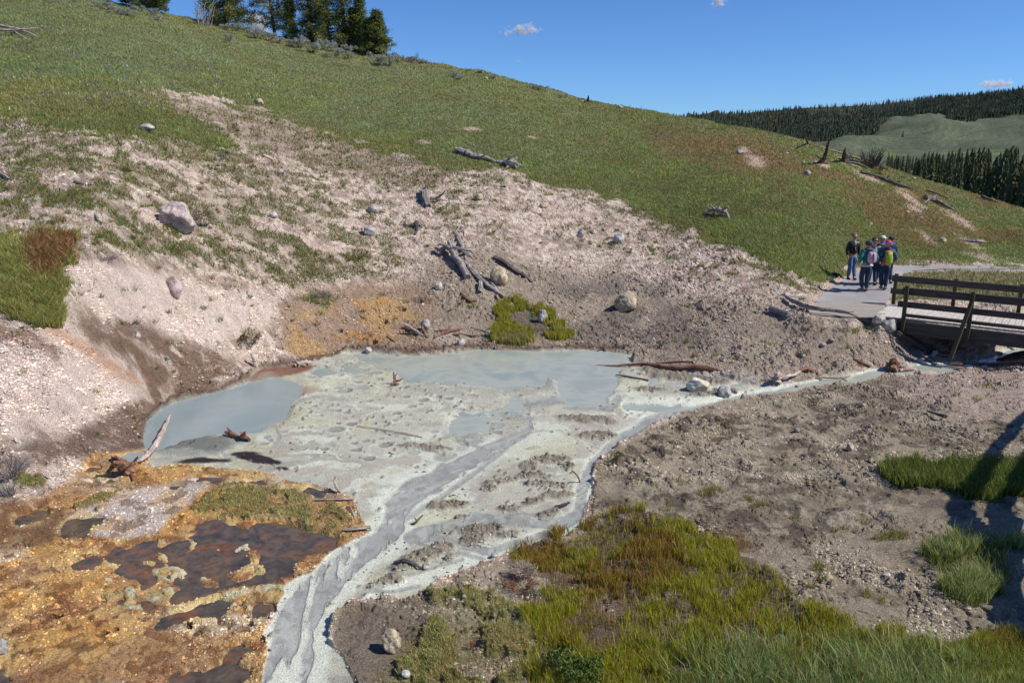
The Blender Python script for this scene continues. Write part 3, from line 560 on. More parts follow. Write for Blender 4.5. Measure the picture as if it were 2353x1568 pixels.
# algae water
B = NB('algae_water'); p = B.pos(); nz = B.noise(1.7, 8, .68, p, 1.6)
r1 = B.ramp(nz.outputs[0], [(.36, tuple(lin(72, 66, 58))), (.5, tuple(lin(94, 82, 70))), (.56, tuple(lin(110, 86, 64))), (.63, tuple(lin(116, 76, 54))), (.72, tuple(lin(150, 108, 60)))])
nz2 = B.noise(6, 5, .7, p, .5); r2 = B.ramp(nz2.outputs[0], [(.35, g3(.6)), (.6, g3(1.15))])
B.l(B.mix(1, r1.outputs[0], r2.outputs[0], 'MULTIPLY'), B.b.inputs['Base Color'])
B.b.inputs['Roughness'].default_value = .12; B.b.inputs['Specular IOR Level'].default_value = .3; B.bump(B.noise(9, 3, .6, p).outputs[0], .15, .02); M_ALG = B.m
# vegetation
def veg_mat(name, trans=.35, rough=.6, attr='Col'):
    B = NB(name); at = B.n('ShaderNodeAttribute', attribute_name=attr)
    B.l(at.outputs[0], B.b.inputs['Base Color']); B.b.inputs['Roughness'].default_value = rough; B.b.inputs['Specular IOR Level'].default_value = .25
    tr = B.n('ShaderNodeBsdfTranslucent'); B.l(at.outputs[0], tr.inputs[0]); mx = B.n('ShaderNodeMixShader'); mx.inputs[0].default_value = trans
    B.l(B.b.outputs[0], mx.inputs[1]); B.l(tr.outputs[0], mx.inputs[2]); B.l(mx.outputs[0], B.o.inputs[0]); return B.m
M_BLADE = veg_mat('grass_blade'); M_NEEDLE = veg_mat('needles', .2, .7)
def wood(name, a, b, c, sc=1.0):
    B = NB(name); p = B.obj(); uvn = B.n('ShaderNodeAttribute', attribute_name='tube'); mp_ = B.n('ShaderNodeMapping'); mp_.inputs['Scale'].default_value = (6, 1.2 / 1, 6)
    B.l(uvn.outputs['Vector'], mp_.inputs[0])
    n1_ = B.noise(5, 6, .75, mp_.outputs[0], .2); r = B.ramp(n1_.outputs[0], [(.32, tuple(lin(*a))), (.5, tuple(lin(*b))), (.68, tuple(lin(*c)))])
    n2_ = B.noise(3, 3, .6, p); q = B.ramp(n2_.outputs[0], [(.3, g3(.65)), (.7, g3(1.2))])
    B.l(B.mix(1, r.outputs[0], q.outputs[0], 'MULTIPLY'), B.b.inputs['Base Color']); B.b.inputs['Roughness'].default_value = .9; B.b.inputs['Specular IOR Level'].default_value = .2
    B.bump(n1_.outputs[0], 1.0, .03); return B.m
M_WGREY = wood('weathered_grey_wood', (70, 62, 58), (150, 142, 138), (200, 192, 186))
M_WDARK = wood('dark_weathered_wood', (44, 38, 34), (92, 84, 80), (140, 132, 128))
M_WRED = wood('rotting_red_wood', (66, 44, 34), (134, 96, 76), (192, 160, 140))
M_WPALE = wood('pale_driftwood', (120, 96, 80), (196, 176, 160), (224, 212, 202))
def plank(name, a, b):
    B = NB(name); p = B.obj(); mp_ = B.n('ShaderNodeMapping'); mp_.inputs['Scale'].default_value = (1.2, 22, 22); B.l(p, mp_.inputs[0])
    n1_ = B.noise(1.5, 5, .7, mp_.outputs[0]); r = B.ramp(n1_.outputs[0], [(.3, tuple(lin(*a))), (.7, tuple(lin(*b)))])
    B.l(r.outputs[0], B.b.inputs['Base Color']); B.b.inputs['Roughness'].default_value = .85; B.bump(n1_.outputs[0], .4, .01); return B.m
M_RAIL = plank('dark_rail_timber', (40, 34, 30), (96, 86, 80)); M_DECK = plank('bleached_deck_board', (165, 155, 145), (215, 208, 200)); M_DECKG = plank('grey_deck_board', (130, 120, 108), (176, 168, 155))
M_POST = plank('post_timber', (44, 40, 22), (86, 80, 52))
def rockmat(name, a, b, c):
    B = NB(name); p = B.obj(); n1_ = B.noise(5, 6, .7, p); r = B.ramp(n1_.outputs[0], [(.32, tuple(lin(*a))), (.5, tuple(lin(*b))), (.66, tuple(lin(*c)))])
    n2_ = B.noise(40, 3, .7, p); q = B.ramp(n2_.outputs[0], [(.35, g3(.75)), (.65, g3(1.15))])
    B.l(B.mix(1, r.outputs[0], q.outputs[0], 'MULTIPLY'), B.b.inputs['Base Color']); B.b.inputs['Roughness'].default_value = .9; B.b.inputs['Specular IOR Level'].default_value = .25
    B.bump(n1_.outputs[0], .8, .05); return B.m
M_RGREY = rockmat('grey_rock', (112, 108, 104), (166, 162, 156), (206, 200, 194)); M_RPALE = rockmat('pale_rock', (150, 144, 138), (196, 190, 182), (222, 216, 208))
M_RPINK = rockmat('pinkish_rock', (138, 122, 116), (188, 170, 164), (216, 202, 196)); M_RTAN = rockmat('tan_rock', (132, 116, 98), (184, 166, 140), (214, 198, 174))
M_RYEL = rockmat('sulphur_stained_rock', (176, 180, 180), (205, 204, 190), (206, 190, 128))
B = NB('asphalt'); p = B.pos(); n1_ = B.noise(60, 4, .7, p); n2_ = B.noise(1.2, 4, .6, p); r = B.ramp(n1_.outputs[0], [(.3, tuple(lin(128, 124, 122))), (.7, tuple(lin(168, 164, 162)))])
q = B.ramp(n2_.outputs[0], [(.3, g3(.85)), (.7, g3(1.1))]); B.l(B.mix(1, r.outputs[0], q.outputs[0], 'MULTIPLY'), B.b.inputs['Base Color']); B.b.inputs['Roughness'].default_value = .9; B.bump(n1_.outputs[0], .4, .01); M_ASPH = B.m
def flat(name, c, rough=.7, n=.12, sc=18):
    B = NB(name); p = B.obj(); nz_ = B.noise(sc, 4, .65, p); cc = lin(*c)
    r = B.ramp(nz_.outputs[0], [(.3, tuple(cc * (1 - n * 1.6))), (.7, tuple(cc * (1 + n)))]); B.l(r.outputs[0], B.b.inputs['Base Color']); B.b.inputs['Roughness'].default_value = rough; return B.m

# ------------------------------------------------------------------ ground object
me = grid_mesh('ground', XA, YA, ZA)
_fl = np.concatenate([np.zeros((len(us), NE)), np.maximum(mud, pathz)], 1)[:-1, :-1].ravel() > .3; me.polygons.foreach_set('use_smooth', _fl); add_col(me, 'Col', CA.reshape(-1, 3)); add_f(me, 'wet', WA)
link('ground', me, M_GROUND, kind='structure')

# sampling helpers on the finished ground
def samp(A, u, v):
    u = np.asarray(u, float); v = np.asarray(v, float)
    x = np.interp(u, us, np.arange(len(us))); vs = vsky(u); s = np.clip((v - vs) / (VB - vs), 0, 1) * (NR - 1)
    x = np.clip(x, 0, len(us) - 1.001); s = np.clip(s, 0, NR - 1.001); i = x.astype(int); j = s.astype(int); fx = x - i; fy = s - j
    if A.ndim == 3: fx = fx[..., None]; fy = fy[..., None]
    return (A[i, j] * (1 - fx) + A[i + 1, j] * fx) * (1 - fy) + (A[i, j + 1] * (1 - fx) + A[i + 1, j + 1] * fx) * fy
def G(u, v, h=0.0):
    return Vector((float(samp(X, u, v)), float(samp(Y, u, v)), max(float(samp(ZZ, u, v)), 0.0) + h))
def ppm(u, v): return float(samp(T0, u, v)) / F       # metres per D pixel there
# ------------------------------------------------------------------ water sheets
def sheet(name, pts, mat, **k):
    bm = bmesh.new(); bm.faces.new([bm.verts.new(p) for p in pts]); me = bpy.data.meshes.new(name); bm.to_mesh(me); bm.free(); return link(name, me, mat, **k)
sheet('water', [(-14, 9.6, 0), (-2.6, 9.6, 0), (-2.0, 5, 0), (6, 5, 0), (34, 18, 0), (40, 34, 0), (14, 27, 0), (0, 27, 0), (-14, 23, 0)], M_WATER, kind='structure')
alg = [(-40, 1040), (200, 1030), (345, 1083), (478, 1096), (632, 1100), (718, 1120), (800, 1150), (815, 1190), (835, 1226), (795, 1250), (755, 1271), (728, 1302), (680, 1330), (647, 1374), (628, 1401), (595, 1466), (605, 1505), (592, 1565), (560, 1760), (-900, 1760), (-500, 1250)]
sheet('algae_water', [tuple(pz(u, v, .012)) for u, v in alg][::-1], M_ALG, kind='structure')
# @@PART2@@
# ------------------------------------------------------------------ far country
FT = []
def fz(u, v, t): FT.append((u, v, 1000.0 / t))
for u, v, t in [(1400, 268, 1300), (1560, 270, 1250), (1700, 261, 1300), (1850, 248, 1400), (2000, 242, 1400), (2150, 226, 1400), (2352, 206, 1350), (2700, 180, 1300), (3200, 150, 1300),
                (1500, 330, 800), (1750, 330, 760), (1880, 332, 680), (2000, 302, 820), (2060, 277, 950), (2160, 262, 1000), (2230, 280, 900), (2352, 260, 950), (2700, 240, 950), (3200, 220, 900),
                (1900, 350, 520), (2050, 348, 520), (2200, 348, 480), (2352, 345, 440), (2700, 340, 420), (3200, 340, 400), (1900, 400, 330), (2100, 400, 300), (2352, 400, 280), (2700, 400, 270), (2150, 440, 215), (2352, 445, 205), (2352, 480, 165), (2700, 480, 160), (3200, 480, 150), (2100, 520, 130), (3200, 560, 105), (1700, 420, 280), (1500, 520, 130), (2352, 560, 105)]:
    fz(u, v, t)
FT = np.array(FT, float); fc = tps_solve(FT[:, :2], FT[:, 2], 1e-3)
FSKY = [(1300, 274), (1560, 270), (1700, 261), (1850, 248), (2000, 242), (2150, 226), (2352, 206), (2700, 180), (3300, 145)]
fu = np.arange(1300, 3300, 5.0); fs = np.linspace(0, 1, 130) ** .9
fvs = np.interp(fu, [q[0] for q in FSKY], [q[1] for q in FSKY])[:, None]; FU = np.repeat(fu[:, None], 130, 1); FV = fvs + fs[None] * (565 - fvs)
def far_t(u, v): return 1000 / np.maximum(tps_eval(FT[:, :2], fc, u, v), .5)
t_ = far_t(FU, FV); a_, dy_, dz_ = rays(FU, FV); fx_, fy_, fz_ = a_ * t_, dy_ * t_, HC + dz_ * t_
rel = fbm(fx_, fy_, 120, 4, 3); rel2 = 1 - np.abs(fbm(fx_ * 1.0 + fy_ * .5, fy_ * .5, 170, 3, 6) - .5) * 4
fz2 = fz_ + (rel - .5) * 26 * sst(330, 700, t_) * (t_ < 1200) - np.clip(rel2, 0, 1) * 12 * sst(400, 650, t_) * (1 - sst(1000, 1200, t_))
sage = lin(112, 120, 96); C2 = np.zeros(FU.shape + (3,)) + sage * .7
nn = fbm(fx_, fy_, 14, 4, 5)
C2 *= (1 + (nn - .5) * .7)[..., None]
gm = pmask([(1930, 352), (2030, 346), (2150, 348), (2200, 336), (2300, 338), (2352, 345), (2340, 355), (2200, 362), (2000, 362)], 5, 0, UU=FU, VV=FV)
gm = np.maximum(gm, pmask([(2050, 430), (2500, 425), (3300, 420), (3300, 570), (2050, 570)], 12, UU=FU, VV=FV) * .8)
gm *= sst(.35, .55, fbm(fx_, fy_, 30, 3, 2))
C2 = C2 + gm[..., None] * (lin(118, 140, 70) - C2)
forestm = pmask([(1300, 100), (3300, 0), (3300, 225), (2700, 243), (2352, 258), (2250, 270), (2230, 280), (2180, 272), (2160, 260), (2110, 264), (2060, 277), (2000, 302), (1920, 326), (1870, 338), (1800, 360), (1300, 360)], 3, UU=FU, VV=FV)
C2 = C2 + forestm[..., None] * (lin(70, 72, 48) - C2)
kk = np.arange(10, 0, -1)[None]; te = t_[:, :1] * (1 + .03 * kk)
me = grid_mesh('hills', np.concatenate([a_[:, :1] * te, fx_], 1), np.concatenate([dy_[:, :1] * te, fy_], 1), np.concatenate([HC + dz_[:, :1] * te - kk ** 1.6 * 2.5, fz2], 1))
add_col(me, 'Col', np.concatenate([np.repeat(C2[:, :1], 10, 1), C2], 1).reshape(-1, 3))
B = NB('sagebrush_hill'); at = B.n('ShaderNodeAttribute', attribute_name='Col'); nz_ = B.noise(.35, 5, .75, B.pos()); r = B.ramp(nz_.outputs[0], [(.35, g3(.55)), (.65, g3(1.35))])
B.l(B.mix(1, at.outputs[0], r.outputs[0], 'MULTIPLY'), B.b.inputs['Base Color']); B.b.inputs['Roughness'].default_value = 1; B.b.inputs['Specular IOR Level'].default_value = .1; B.bump(nz_.outputs[0], 1, 1.2)
link('hills', me, B.m, kind='structure')
# a broad sheet below everything, out to the horizon
sheet('terrain', [(-9000, -3000, -14), (9000, -3000, -14), (9000, 12000, -14), (-9000, 12000, -14)], B.m, kind='structure')

# conifers -------------------------------------------------------------------
def conifer_arrays(h, w, layers, seg, rs, dead=False):
    r_ = np.random.default_rng(rs); vs = []; fs_ = []
    def addv(p): vs.append(p); return len(vs) - 1
    b0 = [addv((math.cos(q) * h * .012, math.sin(q) * h * .012, -h * .05)) for q in (0, 2.1, 4.2)]; tp = addv((0, 0, h * .95))
    for i in range(3): fs_.append((b0[i], b0[(i + 1) % 3], tp, 0))
    if dead:
        for i in range(26):
            z = h * r_.uniform(.15, .95); L = w * .5 * (1 - z / h * .6) * r_.uniform(.4, 1); an = r_.uniform(0, 6.28)
            p0 = addv((0, 0, z)); p1 = addv((0, 0, z + h * .012)); p2 = addv((math.cos(an) * L, math.sin(an) * L, z + r_.uniform(-.1, .2) * L)); fs_.append((p0, p1, p2, 0))
        return np.array(vs), np.array(fs_)
    for L in range(layers):
        f0 = L / layers; z0 = h * (.08 + .9 * f0); rad = w * .5 * (1 - f0) ** .75 * r_.uniform(.8, 1.15) + w * .03
        zt = z0 + h * 1.7 / layers; c = addv((r_.normal() * w * .02, r_.normal() * w * .02, min(zt, h)))
        n = seg; ph = r_.uniform(0, 6); ring = []
        for i in range(n):
            rr = rad * (r_.uniform(.75, 1.15) if i % 2 == 0 else r_.uniform(.35, .6)); an = ph + i * 6.283 / n
            ring.append(addv((math.cos(an) * rr, math.sin(an) * rr, z0 + (h * r_.uniform(-.03, .015) if i % 2 == 0 else h * .03))))
        for i in range(n): fs_.append((ring[i], ring[(i + 1) % n], c, 1))
    return np.array(vs), np.array(fs_)
B = NB('far_needles'); at = B.n('ShaderNodeAttribute', attribute_name='Col'); oi = B.n('ShaderNodeObjectInfo')
r = B.ramp(oi.outputs['Random'], [(0, g3(.7)), (1, g3(1.35))]); B.l(B.mix(1, at.outputs[0], r.outputs[0], 'MULTIPLY'), B.b.inputs['Base Color']); B.b.inputs['Roughness'].default_value = .9; B.b.inputs['Specular IOR Level'].default_value = .1; M_FARN = B.m
def con_mesh(name, h, w, layers, seg, rs, dead=False, tint=None):
    v, f = conifer_arrays(h, w, layers, seg, rs, dead); me = raw_mesh(name, v, f[:, :3], False); r_ = np.random.default_rng(rs)
    c = np.zeros((len(v), 3)) + (lin(70, 80, 56) if tint is None else tint); c *= r_.uniform(.75, 1.3, (len(v), 1)); z = v[:, 2] / h
    if dead: c[:] = lin(120, 112, 106)
    add_col(me, 'Col', c); me.materials.append(M_FARN); return me
def far_ground(u, v):
    t = float(far_t(np.array([u * 1.0]), np.array([v * 1.0]))[0]); a1, d1, e1 = rays(u, v); return Vector((float(a1) * t, float(d1) * t, HC + float(e1) * t)), t
# near valley wood: individuals
mid = [con_mesh('valley_conifer', 1, .25 + .04 * (i % 3), 15, 14, 50 + i, False, lin(76, 80, 54) * (1 + .1 * (i % 3))) for i in range(6)]
r_ = random.Random(5); spots = []
for i in range(3000):
    u = r_.uniform(2035, 2440); lo = np.interp(u, [2035, 2060, 2150, 2232, 2352, 2560], [386, 392, 424, 446, 470, 480]); v = lo + r_.uniform(-12, 40)
    tops = np.interp(u, [2035, 2060, 2150, 2250, 2352, 2560], [366, 360, 356, 350, 352, 340])
    if any(abs(u - s[0]) < 4.5 and abs(v - s[1]) < 7 for s in spots): continue
    spots.append((u, v, tops))
    if len(spots) >= 175: break
for i, (u, v, tops) in enumerate(spots):
    loc, t = far_ground(u, v); h = (v - tops) * t / F * r_.uniform(.75, 1.12) ; h = max(h, 6)
    o = link('conifer_tree', mid[i % 6]); o.location = loc; s = h * r_.uniform(.8, 1.15); o.scale = (s, s, h); o.rotation_euler.z = r_.uniform(0, 6)
    o['label'] = 'dark conifer in the valley floor wood behind the right end of the ridge'; o['category'] = 'tree'; o['group'] = 'conifers of the valley floor wood'
# lone tree on the meadow
loc, t = far_ground(2073, 318); o = link('conifer_tree', con_mesh('lone_conifer', 1, .42, 14, 12, 91)); h = 18 * t / F; o.location = loc; o.scale = (h, h, h)
o['label'] = 'single small dark tree standing alone on the far sagebrush meadow'; o['category'] = 'tree'
# hillside forest
lowb = lambda u: np.interp(u, [1300, 1800, 1870, 1920, 2000, 2060, 2110, 2160, 2180, 2215, 2232, 2250, 2352, 2700, 3300], [380, 350, 338, 326, 302, 277, 263, 260, 271, 276, 281, 271, 258, 243, 225])
cand = []
fr = np.random.default_rng(21)
for i in range(17000):
    u = fr.uniform(1480, 2700); top = float(np.interp(u, [q[0] for q in FSKY], [q[1] for q in FSKY])); lo = float(lowb(u))
    if lo < top + 2: continue
    # denser per picture height where the slope is far
    v = top + (lo - top) * fr.uniform(0, 1)
    cand.append((u, v))
cand = np.array(cand); tt_ = far_t(cand[:, 0], cand[:, 1])
order = np.argsort(-cand[:, 1] + (cand[:, 0] > 2352) * 500 + (cand[:, 0] < 1700) * 400 + fr.uniform(0, 6, len(cand)))
farm = [con_mesh('hill_conifer', 1, .28 + .04 * (i % 3), 8, 10, 70 + i) for i in range(5)]
a1, d1, e1 = rays(cand[:, 0], cand[:, 1]); cp = np.stack([a1 * tt_, d1 * tt_, HC + e1 * tt_], 1)
edgec = (np.array([lowb(u) for u in cand[:, 0]]) - cand[:, 1] < 9) & (cand[:, 0] > 1850) & (cand[:, 0] < 2352)
big = np.where(edgec)[0][:110]
rest = np.setdiff1d(np.arange(len(cand)), big)
for i in big:
    h = fr.uniform(7, 12.5) ; o = link('conifer_tree', farm[i % 5]); o.location = Vector(cp[i]) + Vector((0, 0, -2.5)); o.scale = (h, h, h); o.rotation_euler.z = fr.uniform(0, 6)
    o['label'] = 'dark conifer at the lower edge of the forest on the far hill'; o['category'] = 'tree'; o['group'] = 'conifers along the far forest edge'
vv, ff, cc_ = [], [], []; off = 0
protos = [conifer_arrays(1, .24 + .05 * (i % 3), 5, 7, 200 + i) for i in range(6)] + [conifer_arrays(1, .25, 0, 6, 300, True)]
deadz = lambda u, v: abs(u - 1975) < 130 and v < 262
for i in rest:
    u, v = cand[i]; dead = deadz(u, v) and fr.random() < .55 or fr.random() < .07
    pv, pf = protos[6] if dead else protos[fr.integers(6)]
    h = fr.uniform(5.5, 12) * (1 if not dead else 1.05); an = fr.uniform(0, 6.28); c, s = math.cos(an), math.sin(an)
    q = pv * h; q = np.stack([q[:, 0] * c - q[:, 1] * s, q[:, 0] * s + q[:, 1] * c, q[:, 2]], 1) + cp[i] - np.array([0, 0, 2.5])
    vv.append(q); ff.append(pf[:, :3] + off); off += len(q)
    cc_.append(np.repeat((lin(132, 124, 118) if dead else lin(66, 72, 56) * fr.uniform(.55, 1.4))[None], len(q), 0))
me = raw_mesh('forest', np.concatenate(vv), np.concatenate(ff), False); add_col(me, 'Col', np.concatenate(cc_))
link('forest', me, M_FARN, label='dark conifer forest covering the far hill, with a stretch of bare grey snags', cat='forest', kind='stuff')

# ------------------------------------------------------------------ blades
def blades(name, bx, h, w, lean, col, two=False, label=None, cat='grass', bend=None, mat=None):
    n = len(bx); an = rng.uniform(0, math.tau, n); d = np.stack([np.cos(an), np.sin(an), np.zeros(n)], 1) * w[:, None] * .5
    la = rng.uniform(0, math.tau, n); ld = np.stack([np.cos(la), np.sin(la), np.zeros(n)], 1) * (lean * h)[:, None]
    if bend is not None: ld = ld + bend * h[:, None]
    up = np.array([0, 0, 1.0])
    if two:
        m_ = bx + up * (h * .55)[:, None] + ld * .35; tp = bx + up * (h * .97)[:, None] + ld
        co = np.stack([bx - d, bx + d, m_ + d * .8, m_ - d * .8, tp], 1).reshape(-1, 3); i = np.arange(n)[:, None] * 5
        f = np.concatenate([i + [[0, 1, 2]], i + [[0, 2, 3]], i + [[3, 2, 4]]], 0); nvx = 5; shade = np.array([.7, .7, .95, .95, 1.15])
    else:
        tp = bx + up * h[:, None] + ld
        co = np.stack([bx - d, bx + d, tp], 1).reshape(-1, 3); i = np.arange(n)[:, None] * 3; f = i + [[0, 1, 2]]; nvx = 3; shade = np.array([1, 1, 1.0])
    me = raw_mesh(name, co, f, False); c = np.repeat(col, nvx, 0)
    add_col(me, 'Col', c)
    return link(name, me, mat or M_BLADE, label=label, cat=cat, kind='stuff')
def scatter(mask, n, box, power=1.0, on_world=True):
    """random ground points where the mask allows"""
    u = rng.uniform(box[0], box[2], n); v = rng.uniform(box[1], box[3], n)
    m = samp(mask, u, v); keep = (rng.random(n) < m ** power) & (v > vsky(u) + .3)
    u, v = u[keep], v[keep]; return u, v
def gpos(u, v): return np.stack([samp(X, u, v), samp(Y, u, v), samp(ZZ, u, v)], 1)
def mixc(base, others, n):
    c = np.repeat(np.array(base)[None], n, 0); r0 = rng.random(n); acc = 0
    for p, cc in others: s_ = (r0 > acc) & (r0 < acc + p); c[s_] = cc; acc += p
    return c * rng.uniform(.7, 1.3, (n, 1))
GREEN = lin(128, 148, 70); OLIVE = lin(158, 152, 84); SAGEG = lin(146, 160, 124); BLUEG = lin(122, 146, 118); STRAW = lin(196, 174, 124); REDB = lin(150, 100, 72); YEL = lin(180, 180, 30)
bare_z = (1 - meadow) * (1 - mud) * (1 - mats) * (1 - fgr) * (1 - tuss) * (1 - pathz) * (1 - spring)
# hill meadow
mm = meadow * (1 - pinkp * .85)
u, v = scatter(mm, 1250000, (-260, -110, 2612, 690)); p = gpos(u, v); n = len(u); t = samp(T0, u, v)
zn = fbm(p[:, 0], p[:, 1], 7, 4, 3); zf = fbm(p[:, 0], p[:, 1], 1.2, 3, 5)
sg = sst(.45, .6, zn) * (1 - sst(900, 1500, u)) * (v < 230 + u * .12); 
brn = np.clip(sst(.42, .62, fbm(p[:, 0], p[:, 1], 4, 4, 9)) * (.95 * samp(rm, u, v) + .22), 0, 1)
lowe = samp(pmask([(0, 180), (330, 190), (700, 285), (1000, 370), (1200, 400), (1500, 490), (1800, 630), (1700, 600), (1300, 440), (900, 350), (500, 240), (0, 290)], 25), u, v) 
c = mixc(GREEN, [(.22, OLIVE), (.15, SAGEG), (.06, STRAW)], n)
c = np.where((rng.random(n) < sg * .4)[:, None], mixc(SAGEG, [(.4, BLUEG)], n), c)
c = np.where((rng.random(n) < brn * .85)[:, None], mixc(lin(162, 128, 96), [(.4, OLIVE)], n), c)
c = np.where((rng.random(n) < lowe * .6)[:, None], mixc(lin(158, 148, 90), [(.3, STRAW)], n), c)
c *= (.62 + .66 * zf)[:, None] * np.array([[.93, 1.0, .9]])
blades('meadow_grass', p, rng.uniform(.04, .13, n) * (.6 + .8 * zf), t * .0009 * rng.uniform(.7, 1.5, n), rng.uniform(.2, .9, n), c, label='green and olive meadow grass covering the hillside above the bare earth', bend=np.array([[-.25, 0, 0]]))
# lupin flowers: small blue clusters among the grass of the upper left
u, v = scatter(meadow * sst(.52, .62, fbm(X, Y, 3, 3, 2)), 2600, (-100, 60, 1500, 260)); p = gpos(u, v); n = len(u); p[:, 2] += .12
blades('lupin_flowers', p, rng.uniform(.08, .16, n), np.full(n, .05), rng.uniform(0, .3, n), mixc(lin(98, 100, 170), [(.4, lin(200, 205, 190))], n), label='blue lupin and pale flower heads sprinkled through the upper meadow', cat='flowers')
# grass patches and sparse tufts on the bare slope
patch = np.maximum(patch, emask(150, 620, 70, 60, 30, .9, 1.0) * .8)
dens = np.clip(patch * sst(.47, .6, fbm(X, Y, .45, 4, 4)) + sparse * .7 + m2 * .7, 0, 1) * (1 - mud) * (1 - pathz)
u, v = scatter(dens, 520000, (-260, 180, 2612, 800)); p = gpos(u, v); n = len(u); t = samp(T0, u, v)
c = .85 * mixc(lin(112, 138, 58), [(.25, OLIVE), (.12, STRAW), (.15, lin(90, 116, 56)), (.1, lin(150, 120, 100))], n)
blades('slope_grass', p, rng.uniform(.05, .17, n), t * .0008 * rng.uniform(.7, 1.5, n) + .002, rng.uniform(.2, 1.0, n), c, label='patchy green grass growing on the bare pinkish slope above the pool')
# single tufts dotted over the bare slope
u, v = scatter(np.clip(bare_z * (.16 + sparse_zone * .75), 0, 1) * sst(.36, .56, n1), 3400, (-100, 240, 2400, 1000)); k = 34; cu = np.repeat(u, k); cv = np.repeat(v, k); pc = gpos(u, v); sz = np.clip(np.exp(rng.normal(-2.6, .4, len(u))), .03, .16)
p = np.repeat(pc, k, 0); ss_ = np.repeat(sz, k); p[:, :2] += rng.normal(0, 1, (len(p), 2)) * ss_[:, None] * .5; n = len(p); t = np.repeat(samp(T0, u, v), k); tc_ = mixc(lin(110, 132, 56), [(.35, lin(132, 134, 66)), (.2, lin(150, 120, 84)), (.15, lin(84, 110, 48))], len(u))
blades('grass_tufts', p, ss_ * rng.uniform(.7, 1.6, n), t * .0008 * rng.uniform(.6, 1.2, n), rng.uniform(.3, 1.2, n), np.repeat(tc_, k, 0) * rng.uniform(.75, 1.25, (n, 1)), label='small separate green tufts dotted over the bare slope')
# left tussock
u, v = scatter(tuss, 90000, (-260, 520, 220, 790)); p = gpos(u, v); n = len(u); t = samp(T0, u, v)
redp = samp(pmask([(70, 545), (180, 545), (190, 580), (160, 620), (120, 650), (70, 640), (60, 590)], 12, 10, .4, 3), u, v); c = mixc(lin(172, 174, 92), [(.3, GREEN), (.28, STRAW)], n); c = np.where((rng.random(n) < redp * .85)[:, None], mixc(lin(160, 104, 76), [(.2, OLIVE)], n), c)
blades('tussock_grass', p, rng.uniform(.12, .32, n), t * .0009 * rng.uniform(.6, 1.3, n), rng.uniform(.2, 1, n), c, True, label='yellow green and rusty red tussock grass on the edge of the left bank')
# sedge foreground
u, v = scatter(np.clip(sedge * (.12 + sst(.43, .53, fbm(X, Y, .32, 3, 1) * .6 + fbm(X, Y, 1.1, 3, 6) * .4)), 0, 1), 330000, (1140, 1150, 2612, 1719)); p = gpos(u, v); n = len(u); t = samp(T0, u, v)
z1 = fbm(p[:, 0], p[:, 1], .9, 4, 5); z2 = fbm(p[:, 0], p[:, 1], 1.7, 3, 7)
blu = sst(1450, 1560, v + (z1 - .5) * 160 + (u - 1700) * .04) * sst(1350, 1700, u)
c = mixc(YEL, [(.35, lin(136, 148, 34)), (.16, STRAW), (.14, lin(164, 136, 66))], n)
c = np.where((rng.random(n) < sst(.5, .62, z2) * .7)[:, None], mixc(lin(166, 132, 56), [(.4, lin(130, 100, 54)), (.2, lin(170, 112, 80))], n), c)
c = np.where((rng.random(n) < blu * .6)[:, None], mixc(lin(146, 158, 88), [(.3, lin(118, 138, 66))], n), c)
hgt_ = rng.uniform(.06, .2, n) * (.35 + z1 * 1.1)
blades('sedge', p, hgt_, t * .00075 * rng.uniform(.6, 1.3, n), rng.uniform(.1, .6, n), c, True, label='yellow green sedge and rush spreading over the near right corner')
# broad blue green blades along the bottom right
u, v = scatter(sst(1460, 1540, V) * sst(1450, 1800, U) * sedge * sst(.4, .6, fbm(X, Y, 1.0, 3, 3)), 22000, (1400, 1440, 2612, 1719)); p = gpos(u, v); n = len(u)
blades('tall_grass', p, rng.uniform(.14, .34, n), rng.uniform(.005, .010, n), rng.uniform(.2, .9, n), mixc(lin(154, 170, 108), [(.35, lin(122, 146, 74)), (.15, STRAW)], n), True, label='broad bluish green grass blades along the bottom right edge')
# right grass patches
u, v = scatter(np.maximum(rgr, rgr2 * .75), 100000, (2000, 1050, 2612, 1410)); p = gpos(u, v); n = len(u); t = samp(T0, u, v)
c = mixc(lin(116, 132, 54), [(.3, lin(98, 112, 52)), (.15, OLIVE)], n); c = np.where((samp(rgr2, u, v) > .3)[:, None], mixc(lin(160, 172, 106), [(.35, lin(124, 146, 70)), (.15, STRAW)], n), c)
blades('wet_grass', p, rng.uniform(.1, .27, n), t * .0009 * rng.uniform(.6, 1.3, n), rng.uniform(.1, .7, n), c, True, label='green grass patches on the muddy ground at the right edge')
# small tufts, spring ring
u, v = scatter(np.clip(tufts + redg * .35, 0, 1), 160000, (1500, 730, 2352, 1430)); p = gpos(u, v); n = len(u); t = samp(T0, u, v)
c = mixc(lin(144, 140, 66), [(.3, lin(120, 130, 60)), (.2, lin(156, 132, 82))], n); c = np.where((samp(redg, u, v) > .3)[:, None], mixc(lin(134, 84, 50), [(.3, OLIVE)], n), c)
blades('low_tufts', p, rng.uniform(.04, .14, n) * (t < 40), t * .0008 * rng.uniform(.6, 1.3, n), rng.uniform(.1, .8, n), c, label='low olive tufts dotted over the brown mud on the right')
u, v = scatter(np.maximum(spring, spring2 * .7), 70000, (1100, 670, 1350, 800)); p = gpos(u, v); n = len(u); t = samp(T0, u, v); s2 = samp(spring2, u, v)
c = mixc(lin(172, 172, 56), [(.3, lin(146, 156, 50)), (.25, lin(176, 150, 88))], n); c = np.where((s2 > .4)[:, None], mixc(lin(174, 164, 106), [(.3, OLIVE)], n), c)
blades('spring_sedge', p, rng.uniform(.08, .26, n), t * .0008 * rng.uniform(.6, 1.3, n), rng.uniform(.05, .4, n), c, True, label='bright yellow green sedge around the small spring at the back of the pool')
